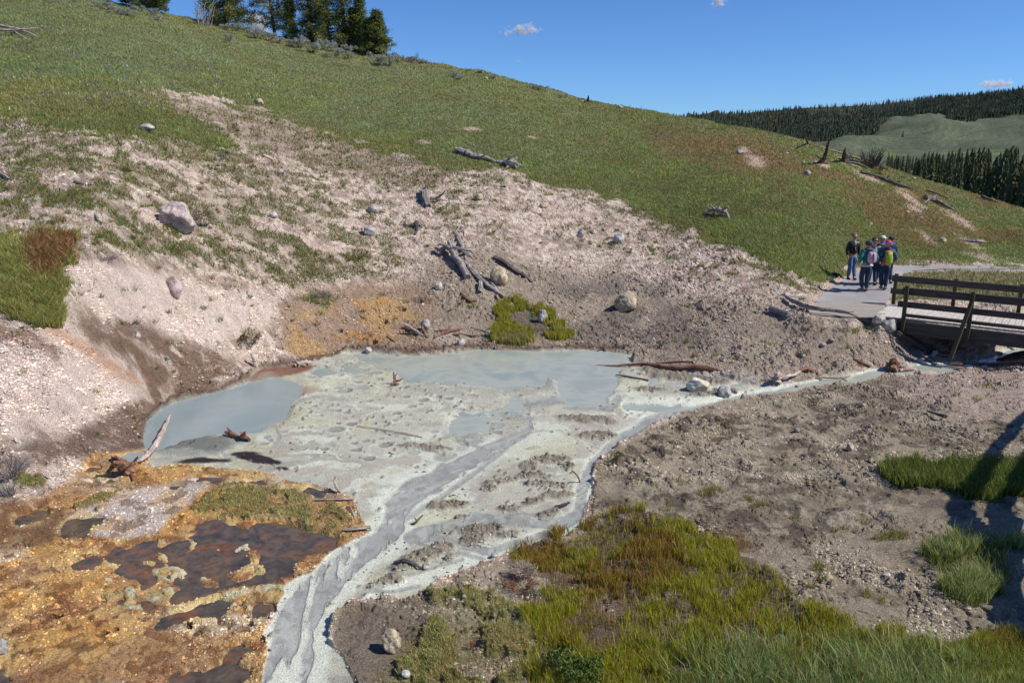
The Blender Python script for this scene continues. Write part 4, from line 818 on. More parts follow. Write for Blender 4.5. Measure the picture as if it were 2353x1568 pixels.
# moss
u, v = scatter(np.clip(moss1 + moss2, 0, 1), 260000, (0, 1090, 1260, 1719)); p = gpos(u, v); n = len(u); t = samp(T0, u, v); z1 = fbm(p[:, 0], p[:, 1], .4, 3, 5)
c = mixc(lin(176, 174, 106), [(.3, lin(208, 184, 130)), (.22, lin(140, 156, 74))], n); c = np.where((rng.random(n) < sst(.5, .62, z1) * .7)[:, None], mixc(lin(204, 166, 110), [(.4, lin(170, 158, 94))], n), c)
blades('moss', p - np.array([[0, 0, .004]]), rng.uniform(.015, .045, n), t * .0010 * rng.uniform(.6, 1.4, n), rng.uniform(.2, 1, n), c, label='cushions of green and tan moss beside the mud channel', cat='moss')
# @@PART3@@
# ------------------------------------------------------------------ tubes (logs, roots, limbs)
def catmull(pts, n):
    P = np.array(pts, float)
    if len(P) == 2: s = np.linspace(0, 1, n + 1)[:, None]; return P[0] * (1 - s) + P[1] * s
    Q = np.vstack([2 * P[0] - P[1], P, 2 * P[-1] - P[-2]]); out = []
    for i in range(len(P) - 1):
        p0, p1, p2, p3 = Q[i:i + 4]
        for s in np.linspace(0, 1, n, endpoint=False):
            out.append(.5 * ((2 * p1) + (-p0 + p2) * s + (2 * p0 - 5 * p1 + 4 * p2 - p3) * s ** 2 + (-p0 + 3 * p1 - 3 * p2 + p3) * s ** 3))
    out.append(P[-1]); return np.array(out)
def tube_arrays(pts, seg=10, sub=6, groove=.22, seed=0, wob=.12, ragged=.5):
    r_ = np.random.default_rng(seed); C_ = catmull(pts, sub); n = len(C_); p = C_[:, :3]; r = np.maximum(C_[:, 3], .001)
    tan = np.gradient(p, axis=0); tan /= np.linalg.norm(tan, axis=1)[:, None] + 1e-9
    ref = np.array([0, 0, 1.0]) if abs(tan[:, 2]).mean() < .8 else np.array([1.0, 0, 0])
    s1 = np.cross(tan, ref); s1 /= np.linalg.norm(s1, axis=1)[:, None] + 1e-9; s2 = np.cross(s1, tan)
    p = p + (s1 * (r_.normal(size=(n, 1)) * wob) + s2 * (r_.normal(size=(n, 1)) * wob)) * r[:, None]
    th = np.arange(seg) / seg * math.tau; g = 1 + groove * (r_.random(seg) - .5) * 2
    rr = r[:, None] * g[None] * (1 + (r_.random((n, seg)) - .5) * groove * .9)
    co = p[:, None] + s1[:, None] * (np.cos(th)[None, :, None] * rr[..., None]) + s2[:, None] * (np.sin(th)[None, :, None] * rr[..., None])
    for e, sg in ((0, -1), (n - 1, 1)): co[e] += tan[e] * sg * (r_.random((seg, 1)) * r[e] * ragged * 2)
    L = np.concatenate([[0], np.cumsum(np.linalg.norm(np.diff(p, axis=0), axis=1))])
    at = np.stack([np.cos(th)[None] * r[:, None] + seed, np.repeat(L[:, None], seg, 1) * .25, np.sin(th)[None] * r[:, None]], -1)
    co = co.reshape(-1, 3); at = at.reshape(-1, 3); f = []
    for i in range(n - 1):
        for j in range(seg): a = i * seg + j; b = i * seg + (j + 1) % seg; f.append((a, b, b + seg, a + seg))
    c0 = len(co); co = np.vstack([co, p[0] - tan[0] * r[0] * .2, p[-1] + tan[-1] * r[-1] * .2]); at = np.vstack([at, at[0], at[-1]])
    for j in range(seg): f.append((c0, (j + 1) % seg, j, j)); b = (n - 1) * seg; f.append((c0 + 1, b + j, b + (j + 1) % seg, b + (j + 1) % seg))
    return co, at, f
def tubes_mesh(name, paths, **k):
    cs, as_, fs_ = [], [], []; off = 0
    for i, pt in enumerate(paths):
        kk = dict(k); kk['seed'] = k.get('seed', 0) * 7 + i; co, at, f = tube_arrays(pt, **kk); cs.append(co); as_.append(at); fs_ += [tuple(x + off for x in q) for q in f]; off += len(co)
    co = np.vstack(cs); me = bpy.data.meshes.new(name); me.from_pydata(co.tolist(), [], [tuple(dict.fromkeys(q)) for q in fs_])
    a = me.attributes.new('tube', 'FLOAT_VECTOR', 'POINT'); a.data.foreach_set('vector', np.vstack(as_).astype(np.float32).ravel())
    return me
def px2w(u, v, h, rp):
    m = ppm(u, v); g = G(u, v + h / m * .95, h); m = ppm(u, v + h / m); return (g.x, g.y, g.z, rp * m)
_ls = [0]
def log(name, label, mat, paths, cat='log', group=None, lift=.45, extra=None, **k):
    """paths: lists of (u, v, height above ground, radius in picture px); one mesh about the thing's own origin"""
    _ls[0] += 1; W_ = []
    for pt in paths: W_.append([(lambda q: (q[0], q[1], q[2] + q[3] * lift, q[3]))(px2w(*q)) for q in pt])
    o0 = Vector(W_[0][0][:3]); W_ = [[(x - o0.x, y - o0.y, z - o0.z, r) for x, y, z, r in pt] for pt in W_]
    k.setdefault('seed', _ls[0]); me = tubes_mesh(name, W_, **k); o = link(name, me, mat, label=label, cat=cat, group=group); o.location = o0; return o
def roots(u, v, n, L, rp, seed, up=.6, squash=.6):
    r_ = random.Random(seed); out = []
    for i in range(n):
        a = r_.uniform(0, math.tau); l = L * r_.uniform(.5, 1.15); e = r_.uniform(-.1, up); m = ppm(u, v)
        du = math.cos(a) * l; dv = -math.sin(a) * l * squash * .4
        h = e * l * m; h0 = rp * m * .6
        out.append([(u, v, h0, rp), (u + du * .5, v + dv * .5 - h / m * .45, h0 + h * .5, rp * .6), (u + du * (.9 + r_.uniform(-.1, .15)), v + dv - h / m * r_.uniform(.8, 1.2), h0 + h * r_.uniform(.6, 1.2), rp * .22)])
    return out
# --- the pile in the middle of the slope
log('dead_log', 'grey splintered snag with forked root arms, thickest of the crossed logs above the spring', M_WGREY, [[(1032, 562, .3, 4), (1038, 580, .25, 7), (1046, 598, .15, 7.5), (1058, 618, .1, 8), (1071, 641, .05, 7)], [(1038, 580, .25, 5), (1022, 578, .2, 4.5), (1010, 583, .1, 4), (1000, 576, .1, 2)], [(1038, 580, .25, 4), (1018, 572, .3, 3), (1006, 571, .2, 1.5)], [(1020, 580, .15, 3), (1012, 592, .02, 2)], [(1042, 580, .3, 4), (1062, 578, .3, 3.5), (1080, 573, .3, 2), (1086, 571, .3, 1)], [(1062, 578, .3, 3), (1082, 581, .2, 2.4), (1091, 590, .1, 1)], [(1050, 574, .3, 2), (1068, 584, .25, 2), (1076, 588, .2, 1)], [(1016, 573, .25, 1), (1014, 556, .5, .5)]], sub=5)
log('dead_log', 'slim grey log with a splintered white tip running uphill behind the forked snag', M_WGREY, [[(1046, 538, .02, 4.5), (1056, 556, .03, 6), (1063, 574, .05, 5), (1068, 590, .03, 3), (1072, 605, 0, 3)], [(1048, 540, .05, 2), (1054, 526, .1, 1.2), (1058, 516, .15, .5)]])
log('dead_log', 'long grey log pointing down to the bright green spring grass', M_WGREY, [[(1070, 610, 0, 5), (1090, 632, .02, 6.5), (1112, 650, .02, 6), (1138, 673, .02, 6), (1158, 687, 0, 3.5)], [(1092, 628, .02, 2.5), (1118, 642, .03, 3), (1140, 664, .02, 2.4), (1157, 683, .02, 1.5)]])
log('dead_log', 'short upright looking grey stub leaning against the long log', M_WGREY, [[(1102, 652, .05, 5), (1103, 664, .03, 5.5), (1101, 676, 0, 5)], [(1106, 660, .03, 2.5), (1109, 679, 0, 1.5)]])
log('dead_log', 'smooth dark grey log lying uphill of the tan boulder', M_WDARK, [[(1136, 593, 0, 5), (1156, 608, .02, 5.5), (1182, 623, .02, 5), (1205, 637, .02, 5), (1221, 647, 0, 3.5)]])
log('rotten_log', 'curved rusty brown rotten slab below the grey logs', M_WRED, [[(1060, 676, 0, 2.5), (1068, 688, .02, 5), (1080, 694, .02, 4), (1096, 696, 0, 1.5)]], cat='log')
log('dead_stick', 'short dark stick on the gravel right of the tan boulder', M_WDARK, [[(1258, 663, 0, 1.2), (1282, 675, 0, 2)]], cat='stick')
log('dead_log', 'silvery wood chip standing beside the tip of the slim log', M_WPALE, [[(1069, 533, .02, 3), (1068, 546, 0, 2)]])
for lab, m_, pth in [('pale split plank slanting down at the left end of the shore woodpile', M_WPALE, [(931, 748, .08, 3), (955, 766, .05, 3.5), (972, 777, .02, 2.5)]), ('dark split plank under the pale one at the left end of the woodpile', M_WRED, [(930, 755, .03, 2.5), (962, 776, 0, 2.5)]), ('brown stake leaning against the grey stone in the woodpile', M_WRED, [(969, 756, .1, 2.4), (981, 783, 0, 2.5)]), ('long reddish splinter lying across the middle of the woodpile', M_WRED, [(999, 780, .02, 2.2), (1030, 769, .03, 2.6), (1062, 758, .02, 2)]), ('long brown pole along the shore at the right of the woodpile', M_WRED, [(1042, 772, .02, 2.6), (1075, 774, .02, 2.6), (1105, 777, 0, 1.5)]), ('pale thin lath under the brown pole by the shore', M_WPALE, [(1047, 782, 0, 1.8), (1098, 783, 0, 1.8)]), ('short pale block of wood nearest the water in the woodpile', M_WPALE, [(1011, 785, 0, 2.5), (1026, 792, 0, 2.6)]), ('rusty splinter behind the grey stone of the woodpile', M_WRED, [(1000, 768, 0, 2), (1034, 762, .02, 2)]), ('dark red splinter on the ochre bank left of the woodpile', M_WRED, [(890, 776, .02, 2), (907, 788, 0, 2.6)]), ('pinkish splinter at the left foot of the spring grass', M_WPALE, [(1121, 720, .03, 2), (1135, 732, 0, 2)]), ('brown splinter below the end of the long grey log', M_WRED, [(1139, 682, .02, 2), (1147, 700, 0, 2)]), ('flat pale chip in the middle of the woodpile', M_WPALE, [(1012, 779, 0, 2.2), (1036, 779, 0, 2)]), ('dark rotten splinter at the back of the woodpile', M_WDARK, [(1082, 757, 0, 2), (1118, 762, 0, 2.2)]), ('thin dark twig at the far left of the woodpile', M_WDARK, [(918, 765, 0, 1.2), (946, 769, 0, 1.4)])]:
    log('wood_splinter', lab, m_, [pth], cat='driftwood', group='splinters of the shore woodpile', lift=.6)
log('dead_stump', 'grey root stump with one raised arm on the bare slope under the meadow log', M_WGREY, [[(975, 440, .1, 6), (978, 455, .15, 8), (984, 476, 0, 6)], [(975, 445, .2, 4), (963, 441, .3, 1.5)], [(982, 458, .12, 4), (1000, 456, .15, 3), (1014, 452, .3, 2), (1023, 444, .5, 1.2)], [(990, 458, .1, 3), (1008, 462, .02, 2.4), (1026, 463, 0, 1.5)], [(974, 440, .2, 3), (980, 433, .4, 1)]] + roots(977, 456, 6, 16, 4, 3), cat='stump')
log('dead_log', 'hollow grey trunk with an upturned root plate lying in the meadow', M_WGREY, [[(1048, 344, .12, 5), (1066, 350, .1, 7), (1085, 357, .08, 6.5), (1110, 364, .06, 5.5), (1135, 372, .05, 4), (1160, 378, .05, 5)], [(1160, 378, .1, 6), (1172, 380, .2, 10), (1184, 382, .1, 7)], [(1170, 372, .4, 5), (1178, 361, .7, 2)], [(1176, 374, .3, 4), (1189, 366, .5, 1.4)], [(1180, 380, .2, 4), (1188, 390, 0, 2)], [(1168, 384, .1, 4), (1164, 391, 0, 2)], [(1100, 362, .1, 2), (1116, 357, .4, .8)], [(1182, 380, .15, 2), (1200, 381, .15, 1)]], cat='log')
log('dead_root', 'small dark knotted root above the crossed logs', M_WDARK, [[(926, 519, 0, 1.5), (942, 521, .05, 2.5), (956, 518, .08, 5)], [(957, 517, .08, 5), (958, 530, .03, 4), (953, 542, 0, 2)], [(957, 517, .1, 4), (965, 524, 0, 2)]], cat='root')
log('dead_root', 'silver grey root with raised prongs lying alone in the meadow', M_WGREY, [[(1616, 492, .05, 1.5), (1628, 485, .15, 3.4), (1642, 482, .2, 4.5), (1656, 486, .2, 5), (1664, 484, .2, 4)], [(1664, 485, .15, 3.5), (1671, 494, .1, 3), (1676, 507, 0, 1.8)], [(1640, 481, .25, 2.5), (1633, 476, .4, 1.8), (1630, 471, .5, 1)], [(1650, 482, .25, 2.5), (1650, 474, .4, 2), (1654, 467, .6, .8)], [(1660, 484, .25, 2.5), (1668, 478, .4, 2), (1675, 478, .4, 1)], [(1645, 486, .1, 3), (1636, 493, 0, 1.4)], [(1664, 480, .3, 2), (1662, 474, .5, 1)]], cat='root')
# --- the ridge on the right
log('dead_snag', 'dark curved snag standing up from the grassy ridge on the right', M_WDARK, [[(1884, 374, 0, 4), (1891, 366, .3, 4), (1895, 354, .9, 3.4), (1896, 344, 1.3, 2.4), (1902, 335, 1.7, .8)], [(1889, 370, .2, 2.5), (1878, 364, .3, 1.5), (1871, 358, .4, .8)], [(1886, 372, .1, 2.4), (1874, 376, 0, 1.5)], [(1888, 372, .1, 2.4), (1901, 377, 0, 1.5)]], cat='snag')
log('dead_snag', 'dark broken snag with a pale foot right of the curved one on the ridge', M_WDARK, [[(1938, 372, 0, 4.5), (1936, 362, .4, 4), (1937, 349, 1.0, 1.4)], [(1938, 370, .1, 3), (1926, 368, .1, 1.5)], [(1940, 370, .1, 3), (1955, 370, .1, 2.5), (1972, 375, .1, 2)]], cat='snag')
log('dead_snag', 'small black stub on the crest where the ridge meets the far forest', M_WDARK, [[(1855, 333, 0, 2.5), (1852, 325, .4, 2), (1850, 319, .8, .8)]], cat='snag')
log('dead_log', 'thin bleached pole lying along the crest of the right ridge', M_WGREY, [[(1856, 330, .05, 1.2), (1895, 343, .05, 1.5), (1940, 356, .05, 1.5), (1976, 365, .05, 1.2)]])
log('dead_log', 'grey log below the leafless bush on the right ridge', M_WDARK, [[(1940, 373, .05, 2.4), (1968, 378, .05, 3), (1992, 388, .05, 2)]])
log('dead_log', 'dark jagged log running down the right ridge from the leafless bush', M_WDARK, [[(1978, 397, .05, 3), (2000, 404, .08, 3), (2030, 413, .1, 4.5), (2060, 426, .1, 4), (2085, 434, .05, 2.8), (2106, 442, 0, 2)], [(2035, 412, .1, 2), (2040, 406, .3, 1)], [(2055, 422, .1, 2), (2066, 420, .3, 1)]])
log('dead_log', 'grey log with a knotted root head near the right end of the ridge', M_WGREY, [[(2124, 456, .1, 4), (2140, 459, .12, 5), (2152, 463, .1, 4), (2172, 473, .08, 3.5), (2194, 484, 0, 2)], [(2136, 458, .1, 3), (2126, 450, .3, 1.2)], [(2142, 457, .1, 3), (2150, 451, .3, 1.5)], [(2134, 460, .05, 3), (2124, 465, 0, 1)]])
log('dead_log', 'thin dark pole above the knotted log on the right ridge', M_WDARK, [[(2129, 438, .05, 2), (2150, 447, .05, 2.2), (2177, 459, 0, 1.6)]])
log('dead_log', 'dark log on the skyline at the far right end of the ridge', M_WDARK, [[(2256, 454, .1, 3.5), (2272, 459, .1, 3), (2294, 467, 0, 1.6)]])
log('dead_log', 'pale stick beside a dark knob on the grass above the path', M_WGREY, [[(2200, 550, .02, 1.5), (2225, 552, .05, 2.5), (2245, 554, .05, 4), (2266, 556, 0, 2)]])
log('dead_log', 'thin pale sticks on the bare soil low on the right ridge', M_WGREY, [[(2008, 470, .02, 1.2), (2030, 474, .02, 1.2)]], cat='stick')
log('dead_stump', 'small dark stump on the grass beside the left edge of the path', M_WDARK, [[(1916, 630, .02, 4), (1924, 634, .04, 4.5), (1929, 638, 0, 3)]], cat='stump')
log('dead_stump', 'tiny dark stump on the skyline of the meadow', M_WDARK, [[(1350, 233, 0, 3), (1351, 224, .5, 1)], [(1350, 233, 0, 2), (1360, 237, 0, 1)]], cat='stump')
# --- beside the path and stream
log('driftwood_branch', 'long crooked grey branch lying in front of the wooden ramp', M_WGREY, [[(1789, 684, .05, 1.5), (1802, 681, .1, 3), (1808, 690, .06, 4), (1838, 702, .08, 5), (1872, 711, .13, 4.5), (1917, 716, .14, 4), (1950, 721, .12, 3), (1968, 727, .08, 1.6)], [(1802, 682, .1, 2), (1792, 688, .05, 1)], [(1935, 718, .05, 1.6), (1960, 717, .1, .8)]], cat='branch')
log('sawn_log', 'short sawn log section lying on the slope below the crooked branch', M_WGREY, [[(1770, 717, .02, 8), (1792, 725, .02, 8), (1813, 732, .02, 8)]], ragged=0, wob=0, groove=.05, sub=3, seg=18, lift=.8)
log('brown_post', 'smooth brown timber slanting into the stream', M_WRED, [[(1960, 820, .03, 3.2), (1999, 842, .02, 3.2)]], ragged=0, wob=0, groove=.05, cat='post')
log('driftwood_root', 'pinkish root stump sitting in the stream below the bridge', M_WRED, [[(2050, 850, 0, 11), (2050, 838, .1, 12), (2049, 826, .3, 5)]] + roots(2050, 844, 12, 18, 5, 8, 1.1), cat='root')
log('driftwood_log', 'short split log in the stream beside the pinkish root stump', M_WPALE, [[(2068, 848, .03, 4), (2084, 847, .04, 5), (2102, 848, 0, 3.5)], [(2066, 838, .05, 3), (2085, 843, .03, 3)]])
log('driftwood_root', 'spiky root wad with a long arm on the stream margin left of the brown timber', M_WPALE, [[(1785, 884, 0, 9), (1784, 872, .1, 9), (1780, 862, .3, 4)], [(1785, 872, .15, 4), (1805, 866, .15, 4), (1822, 859, .12, 3.5), (1836, 852, .1, 3.5)]] + roots(1784, 876, 16, 24, 4, 4, .9), cat='root')
log('rotten_log', 'orange red crumbling log end at the tip of the spiky root wad', M_WRED, [[(1838, 853, .03, 3), (1850, 847, .08, 5), (1860, 849, .03, 5), (1870, 853, 0, 2)]])
log('driftwood_branch', 'thin brown branch lying along the stream margin', M_WRED, [[(1874, 868, .02, 2), (1900, 865, .05, 2.2), (1930, 865, .05, 2), (1952, 860, .06, 1)], [(1934, 865, .05, 1.5), (1946, 872, 0, .8)], [(1876, 866, .03, 1), (1890, 859, .08, .8)]], cat='branch')
log('rotten_log', 'long red crumbling log reaching from the gravel into the blue pool', M_WRED, [[(1368, 843, 0, .8), (1410, 845, .02, 2), (1460, 842, .04, 3), (1500, 842, .05, 5), (1545, 845, .06, 6.5), (1590, 846, .06, 6.5), (1630, 849, .05, 6), (1652, 853, 0, 3)], [(1500, 838, .08, 2), (1560, 837, .1, 2.5), (1590, 838, .1, 1.5)]])
log('dead_stick', 'dark forked twig on the mud right of the pool outlet', M_WDARK, [[(1415, 867, .02, 1.2), (1440, 873, .02, 2), (1488, 876, .02, 2.6)]], cat='stick')
log('dead_stick', 'dark pointed stub at the back edge of the pool', M_WDARK, [[(1380, 795, .15, 1.2), (1386, 800, .05, 3), (1390, 806, 0, 2)]], cat='stick')
log('driftwood_log', 'long driftwood log reaching out of frame under the right end of the bridge', M_WRED, [[(2184, 833, .03, 3), (2215, 835, .04, 4), (2258, 836, .04, 3.5), (2300, 838, .06, 3), (2352, 836, .1, 4), (2400, 836, .1, 4)]])
log('driftwood_log', 'dark weathered log on the far right bank of the stream', M_WDARK, [[(2290, 830, .05, 3), (2325, 822, .1, 5), (2370, 815, .1, 5)]])
log('driftwood_root', 'tangled driftwood jam at the foot of the bridge brace', M_WRED, [[(2140, 806, .02, 4), (2165, 808, .08, 6), (2190, 806, .05, 5)], [(2180, 797, .1, 3), (2200, 792, .12, 4), (2218, 784, .15, 3)], [(2150, 815, .05, 3), (2180, 818, .02, 3)], [(2120, 812, .03, 3), (2135, 822, .02, 2.4), (2150, 834, 0, 2)]] + roots(2188, 804, 8, 22, 3, 5, .7), cat='driftwood')
log('driftwood_branch', 'grey branch stub in the stream left of the driftwood jam', M_WGREY, [[(2115, 812, .1, 3), (2122, 822, .05, 4), (2140, 832, .02, 3), (2148, 838, 0, 1.5)], [(2120, 820, .05, 2), (2136, 818, .1, 1.5)]], cat='branch')
# --- left of the pool
log('driftwood_log', 'long pale log slanting into the left end of the pool', M_WPALE, [[(394, 970, .12, 2), (385, 993, .1, 4.5), (374, 1014, .08, 6), (360, 1038, .06, 7), (345, 1058, .05, 7), (326, 1068, .04, 5), (310, 1070, .02, 3)], [(345, 1055, .05, 3), (333, 1040, .2, 1)]], lift=.7)
log('driftwood_stump', 'broken reddish stump with a splintered top beside the pale log', M_WRED, [[(262, 1055, .3, 7), (276, 1066, .22, 12), (292, 1080, .1, 15), (302, 1092, .02, 11)], [(268, 1052, .35, 3), (262, 1046, .45, 1)], [(262, 1072, .1, 6), (248, 1078, .05, 3)], [(300, 1082, .1, 5), (315, 1068, .2, 3), (322, 1060, .3, 1.5)], [(300, 1090, .02, 5), (308, 1112, 0, 3)], [(280, 1060, .3, 5), (272, 1050, .4, 1.5)]], cat='stump', lift=.5)
log('driftwood_root', 'small brown root lump in the left part of the pool', M_WRED, [[(520, 1008, .04, 3), (534, 1012, .05, 6), (545, 1015, .02, 5)], [(534, 1010, .05, 4), (526, 1000, .2, 1.5)], [(558, 1014, .05, 8), (572, 1018, .02, 5)], [(560, 1010, .1, 5), (566, 1000, .22, 1.5)]] + roots(556, 1016, 6, 18, 4, 12, .4), cat='root')
log('driftwood_root', 'bleached spiky root at the reddish back left corner of the pool', M_WPALE, [[(680, 842, .03, 4), (692, 838, .06, 5), (705, 838, .03, 6), (716, 836, .02, 3)]] + roots(692, 842, 9, 18, 3, 31, .7), cat='root')
log('dead_stump', 'pale stump standing at the foot of the pink bank above the reddish water', M_WPALE, [[(588, 842, 0, 5), (585, 828, .15, 4.5), (580, 814, .3, 2.5)], [(594, 842, 0, 3), (592, 832, .1, 1.5)]], cat='stump')
log('driftwood_root', 'small upright root standing in the pitted mud', M_WRED, [[(907, 893, 0, 3), (907, 880, .12, 3), (905, 866, .3, 1.3)], [(905, 880, .12, 2), (913, 868, .25, .8)], [(908, 886, .05, 2.4), (920, 882, .1, 2), (926, 876, .15, 1)]] + roots(906, 892, 8, 17, 3, 15, .25), cat='root')
log('dead_stick', 'thin pale stick lying flat on the middle of the mud', M_WPALE, [[(820, 987, .02, 1.4), (870, 993, .02, 1.5), (919, 1000, .02, 1.6), (970, 1008, .01, 1.3)]], cat='stick')
log('dead_stick', 'curved stick standing in the mud beside the right channel', M_WRED, [[(1332, 1109, 0, 2.4), (1328, 1098, .1, 2.2), (1320, 1090, .2, 1.8), (1313, 1084, .26, 1)]], cat='stick')
log('dead_stick', 'dark wood piece on the gravel bar by the right channel', M_WDARK, [[(1275, 1173, .02, 2), (1290, 1165, .04, 3.4), (1307, 1158, .04, 2.4)]], cat='stick')
log('dead_stick', 'small upright stub where the right channel bends', M_WGREY, [[(1272, 1226, 0, 4.4), (1275, 1212, .1, 3)]], cat='stick')
log('dead_stick', 'forked brown stub standing in the middle of the channels', M_WRED, [[(945, 1207, 0, 2), (956, 1203, .04, 3.4), (966, 1192, .1, 2.4), (972, 1186, .14, 1)], [(958, 1200, .05, 2), (953, 1192, .1, 1)]], cat='stick')
log('dead_stick', 'curved bone white stick standing beside the green moss', M_WPALE, [[(784, 1136, 0, 4), (774, 1125, .08, 4), (769, 1112, .16, 3), (772, 1101, .24, 2)]], cat='stick')
log('driftwood_log', 'pale squared stick across the tip of the green moss', M_WPALE, [[(724, 1151, .02, 3.2), (765, 1151, .03, 3), (814, 1151, .02, 3.2)]], cat='stick')
log('driftwood_log', 'short pale log at the edge of the main channel below the moss', M_WPALE, [[(792, 1226, .02, 3), (820, 1223, .03, 4), (850, 1221, .02, 3)]])
log('driftwood_log', 'dark wet log on the gravel bar beside the main channel', M_WDARK, [[(908, 1300, .02, 3), (935, 1302, .04, 4), (968, 1308, .02, 2.6)], [(930, 1297, .04, 2.4), (955, 1305, .03, 2)]])
log('dead_stick', 'crossed pale twigs on the brown soil at the left edge', M_WPALE, [[(82, 1083, .03, 1.8), (100, 1090, .04, 2.2), (118, 1097, .02, 1.8)], [(100, 1090, .05, 1.8), (127, 1083, .08, 1.5)]], cat='stick')
log('fallen_branch', 'bleached fallen branches at the top left edge of the meadow', M_WPALE, [[(-40, 54, .3, 3), (0, 61, .3, 3), (40, 70, .2, 2.4), (86, 83, .1, 1)], [(-30, 66, .3, 2.4), (20, 72, .3, 2), (88, 66, .3, .8)], [(10, 63, .3, 1.5), (60, 78, .1, 1)], [(30, 72, .2, 1.5), (66, 92, 0, .8)]], cat='branch')
log('dead_stick', 'grey log end at the left edge of the upper slope', M_WGREY, [[(-14, 402, .03, 3), (4, 408, .04, 3.5), (22, 416, .02, 2.4)]], cat='log')
log('dead_stick', 'short dark log left of the large pinkish boulder', M_WDARK, [[(173, 418, .03, 3.5), (190, 424, .02, 3)]], cat='log')
log('dead_stick', 'curved grey stick below left of the large pinkish boulder', M_WGREY, [[(220, 493, .1, 1.5), (224, 508, .06, 2.6), (232, 516, .04, 2), (243, 522, .01, 1)]], cat='stick')
log('dead_stick', 'thin brown stick on the upper grass patch of the slope', M_WRED, [[(604, 359, .04, 1.4), (626, 372, .02, 1.8)]], cat='stick')
log('dead_stick', 'white stick in the shaded gully of the left bank', M_WPALE, [[(388, 636, .04, 1), (402, 646, .02, 1.5)]], cat='stick')
log('dead_stick', 'white chip of wood low on the left bank', M_WPALE, [[(34, 1008, .04, 3), (40, 1018, .02, 2.4)]], cat='stick')
log('dead_stick', 'dark stick on the clods of the right foreground', M_WDARK, [[(2130, 948, .03, 2), (2170, 962, .02, 4)]], cat='stick')

# ------------------------------------------------------------------ rocks
def rock_mesh(name, sx, sy, sz, seed, sub=4, cuts=7, rough=.09):
    bm = bmesh.new(); bmesh.ops.create_icosphere(bm, subdivisions=sub, radius=1); r_ = random.Random(seed)
    pl = []
    for i in range(cuts):
        n_ = Vector((r_.gauss(0, 1), r_.gauss(0, 1), r_.gauss(0, .8))).normalized(); pl.append((n_, r_.uniform(.62, .88)))
    from mathutils import noise as mn
    off = Vector((seed * 3.1, seed * 1.7, 0))
    for v in bm.verts:
        p = v.co.copy()
        for n_, d in pl:
            k_ = p.dot(n_)
            if k_ > d: p -= n_ * (k_ - d) * .85
        p += v.co * (mn.fractal(v.co * 1.8 + off, 1, 2, 5) * rough * 1.6 + mn.noise(v.co * 7 + off) * rough * .3); v.co = Vector((p.x * sx, p.y * sy, p.z * sz))
    me = bpy.data.meshes.new(name); bm.to_mesh(me); bm.free(); me.polygons.foreach_set('use_smooth', np.ones(len(me.polygons), bool)); return me
def rock(u, v, w, h, mat, label, name='boulder', cat='rock', group=None, seed=None, sink=.25, sub=4):
    m = ppm(u, v); seed = seed if seed is not None else int(u * 7 + v) % 997
    W_ = w * m / 2 * 1.08; H_ = h * m / (2 - sink * 1.2) * 1.08
    me = rock_mesh(name, W_, W_ * .85, H_, seed, sub); o = link(name, me, mat, label=label, cat=cat, group=group); g = G(u, v - 1 - h * .12); o.location = (g.x, g.y + W_ * .3, g.z + H_ * (1 - sink * 1.4)); return o
rock(407, 541, 78, 62, M_RPINK, 'large rounded pinkish boulder among grass tufts on the upper left slope', sub=5)
rock(398, 673, 38, 40, M_RPINK, 'pale boulder half buried in the pink bank', sink=.4)
rock(1438, 720, 50, 45, M_RTAN, 'large pale boulder on the grey gravel right of the spring', sub=5)
rock(1146, 659, 38, 42, M_RTAN, 'tan boulder between the grey logs above the spring')
rock(1245, 746, 23, 30, M_RGREY, 'upright dark grey stone inside the ring of spring grass')
rock(1007, 671, 17, 19, M_RPALE, 'small pale boulder left of the short log stub')
rock(978, 768, 20, 23, M_RGREY, 'grey stone lodged in the shore woodpile')
rock(1121, 777, 13, 15, M_RGREY, 'grey pointed stone left of the spring grass at the shore')
rock(1059, 801, 17, 14, M_RPALE, 'white stone on the shore below the woodpile')
rock(1173, 693, 11, 14, M_RTAN, 'small tan stone at the lower tip of the long grey log')
rock(846, 813, 15, 14, M_RPALE, 'pale stone at the shore below the ochre bank')
rock(1604, 904, 48, 30, M_RYEL, 'low dome shaped boulder with a yellow top beside the stream', sink=.3)
rock(1665, 916, 30, 24, M_RGREY, 'dark grey stone right of the yellow topped boulder')
rock(898, 1505, 48, 50, M_RTAN, 'smooth rounded boulder on wet gravel at the bottom edge', sub=5, sink=.15)
rock(1100, 462, 18, 16, M_RTAN, 'tan angular stone right of the root stump on the slope')
rock(1249, 480, 19, 12, M_RTAN, 'flat tan stone far right of the root stump on the slope')
rock(858, 491, 24, 17, M_RGREY, 'grey stone left of the root stump on the slope')
rock(846, 543, 27, 22, M_RGREY, 'round grey stone left of the small knotted root')
rock(1422, 564, 28, 21, M_RPALE, 'pale lumpy stone with a grass tuft on the upper bare slope')
rock(1336, 545, 17, 15, M_RGREY, 'grey stone left of the pale lumpy stone')
rock(595, 243, 20, 14, M_RTAN, 'tan rock at the top edge of the narrow bare strip')
rock(336, 306, 32, 17, M_RGREY, 'flat grey rock on the upper left grass')
rock(629, 508, 19, 13, M_RPALE, 'white stone right of the large pinkish boulder')
rock(1855, 404, 18, 12, M_RGREY, 'dark block shaped rock alone on the reddish ridge grass')
rock(1700, 356, 16, 11, M_RGREY, 'grey rock above the pink bare patch on the ridge')
rock(2042, 764, 38, 30, M_RGREY, 'large pale boulder against the left end of the bridge')
rock(2020, 748, 28, 18, M_RPINK, 'brownish boulder beside the large pale one at the bridge end')
rock(2149, 821, 18, 14, M_RPALE, 'white rock in the stream in front of the driftwood jam')
rock(2115, 834, 18, 9, M_RPALE, 'flat white rock in the stream left of the jam')
